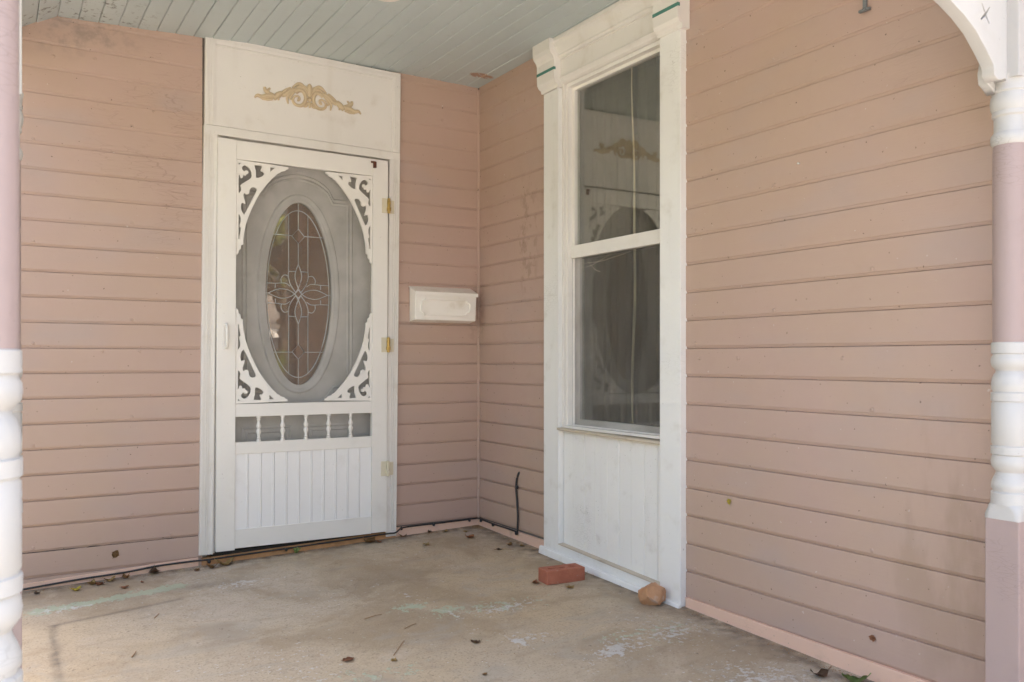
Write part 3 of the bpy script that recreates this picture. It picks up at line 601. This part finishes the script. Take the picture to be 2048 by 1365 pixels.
# jambs, stops, sashes
box('jamb', -.012, .03, -.884, -.8685, .640, 2.352, 'white', wi); box('jamb', -.012, .03, -1.6165, -1.601, .640, 2.352, 'white', wi)
box('stop', .004, .03, -.898, -.8845, .640, 2.352, 'vinyl', wi); box('stop', .004, .03, -1.6005, -1.588, .640, 2.352, 'vinyl', wi)
box('stop', .0, .03, -1.588, -.898, 2.333, 2.3515, 'vinyl', wi)
us = box('upper_sash', .030, .062, -.918, -.8835, 1.486, 2.35, 'vinyl', wi)
box('sash_stile', .030, .062, -1.60, -1.565, 1.486, 2.35, 'vinyl', us); box('sash_rail', .030, .062, -1.5645, -.9185, 2.318, 2.35, 'vinyl', us); box('sash_rail', .020, .062, -1.5875, -.8985, 1.484, 1.546, 'vinyl', us)
box('pane', .046, .050, -1.566, -.917, 1.54, 2.32, 'glass', us, 0)
ls = box('lower_sash', .048, .078, -.936, -.8835, .64, 1.4835, 'vinyl', wi)
box('sash_stile', .048, .078, -1.60, -1.56, .64, 1.4835, 'vinyl', ls); box('sash_rail', .048, .078, -1.5595, -.9365, .64, .685, 'vinyl', ls)
box('pane', .062, .066, -1.561, -.935, .68, 1.482, 'glass', ls, 0)
fs = box('screen_frame', .030, .044, -.908, -.8985, .64, 1.4835, 'vinyl', wi, .001)
box('screen_frame', .030, .044, -1.588, -1.574, .64, 1.4835, 'vinyl', fs, .001); box('screen_frame', .030, .044, -1.5735, -.9085, .64, .658, 'vinyl', fs, .001)
mk('insect_screen', [(.038,-1.576,.65), (.038,-.907,.65), (.038,-.907,1.484), (.038,-1.576,1.484)], [(0,1,2,3)], 'wscreen', fs)
hexa('sill', [(-.036,-1.617,.620), (-.036,-.856,.630), (.08,-.856,.630), (.08,-1.617,.620), (-.036,-1.617,.634), (-.036,-.856,.642), (.08,-.856,.648), (.08,-1.617,.640)], 'ledge', wi, .003)
box('sill_rail', -.012, .028, -1.6005, -.8845, .6405, .653, 'vinyl', wi)
k = 0; y = -.872
while y > -1.60:
    y2 = max(y-.0875, -1.6165); box('panel_plank', -.004+random.uniform(-.001,.001), .022, y2+.0007, y-.0007, .0, .6255, 'plank', wi, .003); y = y2
hexa('base_rail', [(-.029,-1.6165,-.05), (-.029,-.8685,-.02), (-.005,-.8685,-.02), (-.005,-1.6165,-.05), (-.029,-1.6165,.022), (-.029,-.8685,.060), (-.005,-.8685,.062), (-.005,-1.6165,.024)], 'wcase', wi, .002)
hexa('rail_ledge', [(-.033,-1.6163,.0225), (-.033,-.862,.0605), (-.0045,-.862,.0625), (-.0045,-1.6163,.0245), (-.033,-1.6163,.0275), (-.033,-.862,.0655), (-.0045,-.862,.0675), (-.0045,-1.6163,.0295)], 'ledge', wi, .001)
hexa('shoe_moulding', [(-.056,-1.752,FZ(0,-1.75)-.02), (-.056,-.715,FZ(0,-.715)-.02), (-.0325,-.715,FZ(0,-.715)-.02), (-.0325,-1.752,FZ(0,-1.75)-.02), (-.048,-1.752,FZ(0,-1.75)+.012), (-.048,-.715,FZ(0,-.715)+.034), (-.0325,-.715,FZ(0,-.715)+.037), (-.0325,-1.752,FZ(0,-1.75)+.014)], 'wcase', wi, .004)
# dim room behind
rm = empty('room', (2,-1.6,0), kind='structure')
for nm, b, m in (('room_floor', (.101,4,-3.3,.1,-.08,-.02), 'rwall'), ('room_ceiling', (.101,4,-3.3,.1,2.5,2.6), 'room'), ('room_wall', (4.001,4.1,-3.3,.1,-.02,2.6), 'room'), ('room_wall', (.101,4,-3.4,-3.301,-.02,2.6), 'room'), ('room_wall', (.101,4,.101,.2,-.02,2.6), 'room')): box(nm, *b, m, rm, 0)
def curtain(y0, y1, nm, lab, hem_at):
    c = empty(nm, (.17,(y0+y1)/2,.3), lab, 'curtain'); V = []; F = []; n = 60
    for i in range(n+1):
        y = y0+(y1-y0)*i/n; x = .135+.014*math.sin(i*.9)+.008*math.sin(i*.37+1)
        V += [(x, y, .35), (x+.004*math.sin(i), y, 2.45)]
    for i in range(n): F.append((2*i, 2*i+2, 2*i+3, 2*i+1))
    mk('cloth', V, F, 'curtain', c, True)
    if hem_at is not None:
        hw_ = .007; bm = bmesh.new()
        P = [Vector((.092+.004*math.sin(z*5), hem_at+.006*math.sin(z*3.3)+.004*math.sin(z*9), z)) for z in [.4+i*.05 for i in range(41)]]
        tube_bm(bm, P, [.0025+.0042*max(0, 1-abs(p.z-1.2)/1.25) for p in P], 6); from_bm('hem', bm, 'hem', c, True)
curtain(-.78, -1.245, 'curtain', 'dark curtain with pale vertical hem behind the window glass', -1.297)
curtain(-1.262, -1.75, 'curtain', 'dark curtain behind the window glass, on the side nearer the thick right casing', None)
# cobweb threads on the lower pane
bm = bmesh.new()
for a, b in (((.036,-.95,1.455), (.036,-1.35,1.475)), ((.036,-.93,1.43), (.036,-1.20,1.478)), ((.036,-1.02,1.46), (.036,-1.12,1.40)), ((.036,-.93,1.36), (.036,-.99,1.47))):
    p = [Vector(a).lerp(Vector(b), t/8)+Vector((0, 0, -.012*math.sin(math.pi*t/8)+.004*noise.noise((t*1.3, a[1]*9, 2)))) for t in range(9)]; tube_bm(bm, p, .00045, 4)
cw = from_bm('cobweb', bm, 'ledge', None); tag(cw, 'dusty cobweb threads across the lower window screen', 'cobweb', kind='stuff')

# ------------------------------------------------------------------ mailbox
mb = empty('mailbox', (-.245,0,1.2), 'cream wall mailbox with embossed panel beside the front door', 'mailbox')
hexa('box_body', [(-.446,-.074,1.202), (-.062,-.074,1.202), (-.062,-.002,1.190), (-.446,-.002,1.190), (-.446,-.082,1.352), (-.062,-.082,1.352), (-.062,-.002,1.384), (-.446,-.002,1.384)], 'mail', mb, .004)
ld = hexa('lid', [(-.450,-.092,1.350), (-.056,-.092,1.350), (-.056,-.001,1.386), (-.450,-.001,1.386), (-.450,-.090,1.358), (-.056,-.090,1.358), (-.056,-.001,1.394), (-.450,-.001,1.394)], 'mail', mb, .002)
hexa('lid_lip', [(-.450,-.0935,1.338), (-.056,-.0935,1.338), (-.056,-.0895,1.338), (-.450,-.0895,1.338), (-.450,-.0935,1.3565), (-.056,-.0935,1.3565), (-.056,-.0895,1.3565), (-.450,-.0895,1.3565)], 'mail', ld, .001)
oc = [(-.385,1.322), (-.122,1.322), (-.116,1.312), (-.098,1.303), (-.098,1.250), (-.116,1.240), (-.122,1.228), (-.385,1.228), (-.391,1.240), (-.409,1.250), (-.409,1.303), (-.391,1.312)]
ins = [(-.2535+(x_+.2535)*.962, 1.275+(z_-1.275)*.86) for x_, z_ in oc]
def mf(u, v, wv): return Vector((u, -.0765-(v-1.2)*.05-wv, v))
plate('embossed_rim', [oc, ins], .013, 'mail', mb, mf, .002)

# ------------------------------------------------------------------ cable along the base
cb = empty('cable', (-.6,-.02,.03), 'thin black cable stapled along the wall base and up the side wall', 'cable')
pts = [(-2.5,-.016,-.050), (-2.316,-.016,-.036), (-2.1,-.017,-.022), (-1.9,-.018,-.014), (-1.75,-.018,-.002), (-1.60,-.018,.0), (-1.52,-.028,.002), (-1.3,-.030,.008), (-1.05,-.028,.014), (-.8,-.030,.022), (-.60,-.030,.028), (-.545,-.030,.028), (-.52,-.024,.040), (-.49,-.014,.048), (-.40,-.013,.051), (-.2,-.013,.052), (-.04,-.013,.054), (-.016,-.017,.055), (-.013,-.04,.054), (-.013,-.2,.050), (-.014,-.36,.050), (-.014,-.446,.048)]
tube('cable_run', pts, .0045, 'cable', cb, 8, 5)
tube('cable_riser', [(-.014,-.449,.034), (-.013,-.451,.07), (-.012,-.452,.14), (-.010,-.441,.21), (-.010,-.432,.28), (-.009,-.436,.33), (-.004,-.448,.365), (.006,-.450,.372)], .0058, 'cable', cb, 8, 5)
for p in ((-.50,-.016,.045), (-.30,-.014,.047), (-.07,-.014,.049), (-.014,-.05,.047), (-.015,-.19,.045), (-.015,-.44,.04), (-.012,-.445,.29), (-1.15,-.034,.008), (-1.53,-.03,-.008)):
    bm = bmesh.new(); bmesh.ops.create_uvsphere(bm, u_segments=10, v_segments=6, radius=.0085); bmesh.ops.transform(bm, matrix=Matrix.Translation(p) @ Matrix.Diagonal((1,1,1.2,1)), verts=bm.verts); from_bm('cable_clip', bm, 'cable', cb, True)

# ------------------------------------------------------------------ posts
def turned(off): # radii and heights from the top of the lower turning (z = 0) downwards
    return [(.044,0), (.0465,-.002), (.0465,-.029), (.0425,-.031), (.0425,-.034), (.0468,-.042), (.0475,-.053), (.045,-.064), (.038,-.072), (.035,-.076), (.036,-.081), (.040,-.086), (.0445,-.098), (.0465,-.112), (.046,-.126), (.043,-.131), (.043,-.134), (.0475,-.136), (.0475,-.157), (.044,-.159), (.044,-.162), (.0462,-.165), (.0462,-.272), (.044,-.275), (.044,-.278), (.0475,-.280), (.0475,-.300), (.043,-.303), (.0455,-.309), (.0475,-.322), (.0455,-.334), (.039,-.343), (.035,-.349), (.037,-.356), (.042,-.366), (.0465,-.380), (.0465,-.392), (.043,-.397), (.043,-.400), (.0475,-.404), (.0475,-.425), (.048,-.436)]
def post(c, dz, lab, up=True):
    x, y = c; zt = 1.027+dz; zs = zt-.467; fz = FZ(x, y)
    p = empty('porch_post', (x, y, fz), lab, 'post', 'turned porch posts')
    lathe('lower_turning', turned(0), (x, y, zt), 'post_w', p)
    # square foot with a rounded shoulder into the turning
    hs = .0445; bm = bmesh.new(); rings = []; n = 32
    for t in range(9):
        u = t/8; ring_ = []
        for k in range(n):
            a = 2*math.pi*k/n; c_, s_ = math.cos(a), math.sin(a); q = hs/max(abs(c_), abs(s_)); r = min(q, .048+u*.02)
            z = zt-.434-.040*u**1.3
            ring_.append(bm.verts.new((x+r*c_, y+r*s_, z)))
        rings.append(ring_)
    for t in range(8):
        for k in range(n): q = (k+1) % n; bm.faces.new((rings[t][k], rings[t][q], rings[t+1][q], rings[t+1][k]))
    from_bm('shoulder', bm, 'post_w', p, True)
    box('square_foot', x-hs, x+hs, y-hs, y+hs, fz-.004, zs-.004, 'post_p', p, .003)
    box('plinth', x-hs-.014, x+hs+.014, y-hs-.014, y+hs+.014, fz-.012, fz+.15, 'post_p', p, .006)
    lathe('shaft', [(.0415,.548), (.0432,.50), (.0435,.3), (.0432,.0)], (x, y, zt), 'post_p', p)
    lathe('upper_turning', [(.050,.712), (.047,.700), (.0455,.680), (.0475,.676), (.0475,.672), (.044,.668), (.0475,.660), (.0495,.645), (.0478,.628), (.044,.620), (.045,.616), (.045,.608), (.0405,.604), (.0405,.566), (.043,.562), (.0475,.555), (.0485,.545), (.0465,.535), (.043,.529), (.041,.528)], (x, y, zt), 'post_w', p)
    box('square_head', x-hs, x+hs, y-hs, y+hs, zt+.700, 2.41 if y < -2 else 2.325, 'post_w', p, .003)
    return p
post((-.1055,-3.109), 0, 'turned white and pink porch post standing against the pink side wall')
post((-2.462,-3.128), -.034, 'nearest turned white and pink porch post at the left edge of the picture')
post((-2.418,-1.66), -.030, 'turned porch post half hidden behind the nearest left post')
br = empty('post_bracket', (-.15,-3.106,1.72), 'white sawn corner bracket with cut cross beside the right post', 'bracket')
arc = [(-.150,1.722), (-.160,1.728), (-.170,1.722), (-.190,1.718), (-.200,1.722), (-.208,1.730), (-.207,1.742), (-.212,1.754), (-.245,1.786), (-.294,1.827), (-.347,1.856), (-.404,1.879), (-.452,1.894), (-.468,1.908), (-.462,1.930), (-.43,1.945), (-.38,1.968), (-.33,1.985), (-.27,1.992), (-.22,2.005), (-.19,2.03), (-.175,2.06), (-.150,2.065)]
XC = [(-.271,1.9), (-.266,1.905), (-.25,1.882), (-.232,1.901), (-.225,1.899), (-.243,1.876), (-.228,1.855), (-.234,1.85), (-.251,1.868), (-.269,1.855), (-.275,1.859), (-.256,1.877)]
plate('bracket_board', [arc, XC], .030, 'post_w', br, lambda u, v, wv: Vector((u, -3.106-wv, v)), .002)
plate('bracket_board', [[(-.148,1.70), (-.165,1.712), (-.182,1.72), (-.186,1.745), (-.178,1.775), (-.148,1.775)]], .020, 'post_w', br, lambda u, v, wv: Vector((u, -3.078-wv, v)), .003)
br2 = empty('post_bracket', (-.06,-3.106,1.72), 'small white bracket between the right post head and the wall', 'bracket')
plate('bracket_board', [[(-.060,1.72), (-.052,1.735), (-.03,1.77), (-.022,1.80), (-.019,1.85), (-.019,2.02), (-.060,2.02)]], .024, 'post_w', br2, lambda u, v, wv: Vector((u, -3.085-wv, v)), .002)

# ------------------------------------------------------------------ brick, rock
bk = empty('brick', (-.225,-1.17,FZ(-.22,-1.17)), 'red cored brick lying on the porch floor before the window', 'brick')
def rect(cx_, cy_, a, b, ch=.003): return [(cx_-a+ch, cy_-b), (cx_+a-ch, cy_-b), (cx_+a, cy_-b+ch), (cx_+a, cy_+b-ch), (cx_+a-ch, cy_+b), (cx_-a+ch, cy_+b), (cx_-a, cy_+b-ch), (cx_-a, cy_-b+ch)]
an = R(-6.5); fz = FZ(-.22,-1.17)-.001
def bf(u, v, wv):
    j = .0012*noise.noise((u*40, v*40, wv*40)); c, s = math.cos(an), math.sin(an)
    return Vector((-.226+u*c-v*s+j, -1.172+u*s+v*c+j, fz+.0305+wv))
plate('brick_body', [rect(0,0,.095,.043), rect(-.052,0,.018,.017,.006), rect(0,0,.018,.017,.006), rect(.052,0,.018,.017,.006)], .056, 'brick', bk, bf, .0025)
box('core_bottom', -.29, -.165, -1.19, -1.155, fz+.001, fz+.012, 'dark', bk, 0)
rk = empty('rock', (-.085,-1.63,FZ(-.08,-1.63)), 'rough orange stone on the floor against the thick window casing', 'rock')
bm = bmesh.new(); bmesh.ops.create_icosphere(bm, subdivisions=4, radius=1)
import mathutils
pl = [(Vector((.1,-.9,.35)).normalized(),.72), (Vector((-.85,-.3,.35)).normalized(),.78), (Vector((.6,-.6,-.2)).normalized(),.80), (Vector((-.2,.3,1)).normalized(),.62), (Vector((.8,.4,.45)).normalized(),.78), (Vector((0,0,-1)),.62), (Vector((-.6,-.7,-.45)).normalized(),.75), (Vector((.5,-.2,.9)).normalized(),.72)]
for v in bm.verts:
    d = v.co.normalized(); r = 1.0
    for nrm, dist in pl:
        k = d.dot(nrm)
        if k > .05: r = min(r, dist/k)
    v.co = d*(r+.05*noise.noise(d*3)+.03*noise.noise(d*9))
bmesh.ops.transform(bm, matrix=Matrix.Translation((-.098,-1.645,FZ(-.098,-1.645)+.041)) @ Matrix.Rotation(R(-25), 4, 'Z') @ Matrix.Rotation(R(-14), 4, 'Y') @ Matrix.Diagonal((.058,.062,.060,1)), verts=bm.verts)
from_bm('stone', bm, 'rock', rk, True).data.set_sharp_from_angle(angle=R(28))

# ------------------------------------------------------------------ fallen leaves, twigs, crumbs
def leaf(x, y, size, rot, curl, m, lab, z=None, tilt=0, wall=None, fold=.5, grp='fallen leaves on the porch'):
    V = []; F = []; nu, nv = 8, 4; rs = random.random()*10
    for i in range(nu+1):
        t = i/nu; wd = .42*math.sin(math.pi*min(1, t**.8*.98+.01))*(1+.18*math.sin(t*19+rs))
        for j in range(nv+1):
            s = (j/nv-.5)*2
            u = (t-.5); zz = curl*(u*u*1.5)+fold*abs(s)*wd*.6+.10*noise.noise((t*3, s*2, rs))+.06*math.sin(t*9+rs)*s
            V.append(Vector((u*size, s*wd*size, zz*size)))
    for i in range(nu):
        for j in range(nv): F.append((i*(nv+1)+j, i*(nv+1)+j+1, (i+1)*(nv+1)+j+1, (i+1)*(nv+1)+j))
    mt = Matrix.Rotation(rot, 4, 'Z') @ Matrix.Rotation(tilt, 4, 'X')
    if wall == 'back': mt = Matrix.Rotation(R(90), 4, 'X') @ Matrix.Rotation(rot, 4, 'Z')
    if wall == 'side': mt = Matrix.Rotation(R(-90), 4, 'Y') @ Matrix.Rotation(rot, 4, 'Z')
    V = [mt @ v for v in V]; 
    if wall is None: mz = min(v.z for v in V); base = Vector((x, y, (FZ(x, y) if z is None else z)-mz+.0008))
    elif wall == 'back': base = Vector((x, -.002-max(v.y for v in V), z))
    else: base = Vector((-.002-max(v.x for v in V), y, z))
    V = [tuple(v+base) for v in V]
    bm = bmesh.new(); vv = [bm.verts.new(v) for v in V]
    for f in F: bm.faces.new([vv[i] for i in f])
    d = Vector(V[nv//2])-Vector(V[nv//2+nv+1]); tube_bm(bm, [Vector(V[nv//2]), Vector(V[nv//2])+d*.7, Vector(V[nv//2])+d*1.3+Vector((0,0,abs(size*.03)))], size*.02, 5)
    ext = bmesh.ops.solidify(bm, geom=[f for f in bm.faces if len(f.verts) == 4][:nu*nv], thickness=.0005)
    o = from_bm('fallen_leaf', bm, LEAFM[m], None, True); tag(o, lab, 'leaf', grp); return o
LV = [(-2.118,-.118,.045,.4,.6,'yellow','yellow curled leaf below the pink wall left of the door'), (-2.05,-.060,.05,1.2,.9,'tan','tan leaf just right of the yellow curled leaf'),
 (-2.02,-.085,.045,2.5,.7,'rust','reddish leaf in the small heap beside the yellow leaf'), (-1.975,-.052,.05,.2,.9,'tan','pale tan leaf in the small heap, closest to the cable'),
 (-1.905,-.040,.045,2.0,1.1,'brown','brown leaf against the cable, between the leaf heap and the standing leaf'), (-1.78,-.030,.06,1.4,1.3,'dark','dark curled leaf standing against the cable left of the door'),
 (-1.93,-.20,.035,.2,.4,'rust','small flat brown leaf on the green paint patch left of the door'), (-1.85,-.15,.022,1.9,.4,'rust','tiny rust leaf crumb above the green paint patch'),
 (-2.27,-.075,.03,1.9,.6,'dark','dark leaf scrap next to the left post by the cable'), (-1.60,-.095,.035,.7,.7,'brown','brown leaf on the floor left of the door casing'),
 (-1.46,-.062,.085,.25,.8,'tan','long brown leaf at the left foot of the screen door'), (-1.53,-.085,.05,2.7,.9,'brown','crumpled brown leaf under the left end of the door casing'),
 (-.70,-.050,.075,.35,.8,'brown','long brown leaf at the right foot of the screen door'), (-.655,-.070,.04,1.8,.6,'rust','short rust leaf beside the long leaf at the right door foot'),
 (-.50,-.038,.045,.1,.8,'brown','brown leaf on the floor below the right door casing'), (-.33,-.022,.03,1.5,1.0,'dark','dark leaf scrap leaning on the salmon strip right of the door'),
 (-.245,-.050,.04,.5,.5,'tan','yellowish leaf near the wall under the mailbox'), (-.155,-.125,.035,2.2,.5,'tan','orange leaf on the floor close to the wall corner'),
 (-.20,-.26,.06,.3,.7,'rust','crumpled rust leaf on the floor in front of the corner'), (-.47,-.27,.045,.6,.6,'tan','light brown leaf on bare floor in front of the mailbox wall'),
 (-.10,-.51,.04,.4,.6,'brown','brown leaf on the floor near the end of the cable'), (-.055,-.56,.028,1.3,.6,'tan','tiny leaf by the salmon strip before the window casing'), (-.19,-.56,.035,.2,.3,'dark','thin dark leaf scrap between the corner and the brick'),
 (-.352,-1.150,.045,.9,.8,'rust','rust leaf touching the left end of the brick'), (-.258,-1.285,.045,.1,.6,'tan','tan leaf lying in front of the brick'), (-.103,-1.165,.04,2.0,.8,'brown','brown leaf at the right end of the brick'),
 (-.125,-2.505,.06,2.6,1.0,'dark','dark brown curled leaf near the lower right wall base'), (-.075,-2.60,.075,2.3,.8,'green','green and brown leaf at the lower right wall base'),
 (-.93,-1.63,.038,2.2,.5,'dark','narrow dark curled leaf on the open floor, right of middle'), (-1.25,-1.625,.028,.9,.5,'tan','small tan leaf on the open floor near the longest twig'), (-1.385,-1.54,.045,.2,.2,'rust','crumbled dark red leaf at the lower middle of the floor'),
 (-1.045,-1.90,.022,.3,.5,'brown','small brown leaf at the bottom edge of the floor')]
for a in LV: leaf(*a)
leaf(-1.945, 0, .038, 1.0, .3, 'brown', 'brown leaf stuck to the bottom pink board left of the door', .075, 0, 'back', .2)
leaf(0, -2.615, .026, 1.4, .3, 'rust', 'small dark red leaf stuck to the pink side wall, low right', .076, 0, 'side', .2)
leaf(0, -1.987, .026, .5, .6, 'yellow', 'pale yellowish leaf scrap caught on the pink side wall', .431, 0, 'side', .4)
sp = empty('sprout', (-1.10,-.035,FZ(-1.1,-.03)), 'tiny green sprout growing under the screen door', 'plant')
for k in range(7):
    a = k*.9; bm = bmesh.new(); b0 = Vector((-1.10+.004*math.cos(a*2), -.036, FZ(-1.1,-.03))); tip = b0+Vector((.02*math.cos(a), .012*math.sin(a)-.008, .022+.008*math.sin(k*2)))
    tube_bm(bm, catmull([b0, (b0+tip)/2+Vector((0,0,.006)), tip], 4), [.002,.0055,.001], 6); from_bm('blade', bm, LEAFM['green'], sp, True)
for (a, b, r, lab) in (((-1.235,-1.585), (-1.145,-1.475), .0022, 'longest thin dark twig on the open floor'), ((-1.18,-1.175), (-1.10,-1.16), .002, 'short twig on the floor in front of the door'), ((-1.09,-1.36), (-1.03,-1.335), .002, 'small twig right of the faint green paint marks'),
                       ((-1.885,-.71), (-1.86,-.66), .003, 'short dark twig on the floor below the left pink wall'), ((-.215,-.545), (-.13,-.60), .0016, 'hair thin twig on the floor before the window casing'), ((-1.60,-1.85), (-1.50,-1.93), .0014, 'thin bent twig at the bottom left of the floor'), ((-2.02,-1.10), (-2.0,-1.05), .003, 'stubby dark twig on the lower left floor')):
    bm = bmesh.new(); p0 = Vector((*a, FZ(*a)+r+.001)); p1 = Vector((*b, FZ(*b)+r+.001)); mid = (p0+p1)/2+Vector((.004,.004,.001)); tube_bm(bm, catmull([p0, mid, p1], 4), [r*.7, r*.45], 6)
    tag(from_bm('twig', bm, LEAFM['brown'], None, True), lab, 'twig', 'twigs on the porch floor')
bm = bmesh.new(); bm2 = bmesh.new()
def crumb(b, x, y, s):
    z = FZ(x, y); q = [Vector((random.uniform(-1,1), random.uniform(-1,1), 0))*s for _ in range(3)]
    t = b.verts.new((x, y, z+s*1.0)); v = [b.verts.new((x+w_.x, y+w_.y, z+.0004)) for w_ in q]
    for i in range(3): b.faces.new((v[i], v[(i+1) % 3], t))
for _ in range(3600):
    t = random.random(); d = abs(random.gauss(0, .022))+.008
    if t < .5: crumb(bm, random.uniform(-2.4,-.01), -.018-d*.8, random.uniform(.0008,.0032))
    else: crumb(bm, -.018-d*.8-(.045 if random.random() < 0 else 0), random.uniform(-3.1,-.01), random.uniform(.0008,.0034))
for _ in range(420): crumb(bm, -.012-abs(random.gauss(0,.05)), -.012-abs(random.gauss(0,.05)), random.uniform(.001,.0035))
for _ in range(500): crumb(bm, random.uniform(-2.4,-.05), random.uniform(-2.9,-.05), random.uniform(.0007,.0026))
for _ in range(120): crumb(bm, random.gauss(-.95,.16), random.gauss(-1.75,.12), random.uniform(.001,.003))
tag(from_bm('dirt_crumbs', bm, LEAFM['brown']), 'dark dirt crumbs scattered on the floor and along the wall bases', 'dirt', kind='stuff')
for _ in range(130): crumb(bm2, random.uniform(-2.4,-.05), random.uniform(-2.9,-.05), random.uniform(.0008,.0024))
tag(from_bm('paint_flakes', bm2, 'white'), 'tiny white paint flakes scattered over the porch floor', 'paint flakes', kind='stuff')

# ------------------------------------------------------------------ the yard, seen only in the glass, and two added shrub rows
def tree(x, y, h, rc, lab, n=2600):
    t = empty('tree', (x, y, -.62), lab, 'tree', 'trees mirrored in the door glass')
    bm = bmesh.new(); top = Vector((x+.3, y, -.62+h*.62)); base = Vector((x, y, -.65))
    tube_bm(bm, catmull([base, base.lerp(top, .5)+Vector((.15,.1,0)), top], 5), [h*.035, h*.012], 9)
    for k in range(6):
        a = k*1.05; s = base.lerp(top, .55+.07*k); tube_bm(bm, catmull([s, s+Vector((math.cos(a)*rc*.4, math.sin(a)*rc*.4, h*.10)), s+Vector((math.cos(a)*rc*.75, math.sin(a)*rc*.75, h*.2))], 4), [h*.012, h*.003], 6)
    from_bm('trunk', bm, 'bark', t, True)
    V = []; F = []; cl = [(random.uniform(-1,1)*rc*.75, random.uniform(-1,1)*rc*.75, random.uniform(-.8,1)*rc*.6, random.uniform(.3,.55)*rc) for _ in range(16)]
    for _ in range(n):
        c = random.choice(cl); d = Vector((random.gauss(0,1), random.gauss(0,1), random.gauss(0,.8))).normalized()*c[3]*random.uniform(.6,1)
        p = Vector((x+c[0], y+c[1], -.62+h*.7+c[2]))+d; s = random.uniform(.07,.16); u = Vector((random.gauss(0,1), random.gauss(0,1), random.gauss(0,1))).normalized(); v2 = u.orthogonal().normalized(); i = len(V)
        V += [tuple(p-u*s), tuple(p+v2*s*.5), tuple(p+u*s), tuple(p-v2*s*.5)]; F.append((i, i+1, i+2, i+3))
    mk('crown', V, F, 'leaf', t)
tree(3.2, -15.5, 6.5, 2.6, 'broad leafy tree across the yard, mirrored in the oval glass')
tree(6.8, -19, 8, 3.2, 'tall leafy tree beyond the white garage')
tree(-6.5, -20, 8, 3.2, 'leafy tree far to the left of the yard')
gh = empty('garage', (4.6,-23,-.62), 'low white garage across the yard, mirrored in the oval glass', 'building')
box('wall', 2.4, 8.2, -26, -22.5, -.65, 1.75, 'house_w', gh, .01)
mk('roof', [(2.0,-22.1,1.7), (8.6,-22.1,1.7), (8.6,-24.3,3.0), (2.0,-24.3,3.0), (2.0,-26.4,1.7), (8.6,-26.4,1.7), (2.0,-22.1,1.86), (8.6,-22.1,1.86), (8.6,-24.3,3.16), (2.0,-24.3,3.16), (2.0,-26.4,1.86), (8.6,-26.4,1.86)], [(6,7,8,9), (9,8,11,10), (0,1,7,6), (4,5,11,10), (0,3,9,6), (3,4,10,9), (1,2,8,7), (2,5,11,8), (0,1,2,3), (3,2,5,4)], 'roof', gh)
box('fascia', 2.0, 8.6, -22.09, -22.04, 1.66, 1.90, 'house_t', gh, .005)
box('door', 3.2, 5.6, -22.49, -22.44, -.6, 1.3, 'grey_metal', gh, .01)

def added_hedge(x0, x1, y, h, lab, turn=None, n=5200):
    t = empty('added_hedge', ((x0+x1)/2, y, -.62), lab, 'added_hedge'); V = []; F = []
    for _ in range(n):
        p = Vector((random.uniform(x0, x1), y+random.gauss(0,.3), -.62+h*random.random()**.7+.1*math.sin(random.random()*6))); s_ = random.uniform(.04,.1)
        u = Vector((random.gauss(0,1), random.gauss(0,1), random.gauss(0,1))).normalized(); v2 = u.orthogonal().normalized(); i = len(V)
        V += [tuple(p-u*s_), tuple(p+v2*s_*.5), tuple(p+u*s_), tuple(p-v2*s_*.5)]; F.append((i, i+1, i+2, i+3))
    mk('foliage', V, F, 'leaf', t)
    box('stem_core', x0, x1, y-.2, y+.2, -.65, -.62+h*.75, 'bark', t, .05)
    if turn is not None: t.rotation_euler = (0, 0, turn)
    return t
added_hedge(1.6, 7.5, -14.2, 1.75, 'clipped hedge across the yard, put in to hide bright lawn in the oval glass')  # foliage added to cover the glaring lawn in the door reflection
added_hedge(-8.0, -2.6, -1.2, 2.5, 'tall unseen hedge standing on the open left side of the porch', R(90), 9000).location = (-5.6, -1.3, -.62)  # unseen foliage added to hold back light from the left
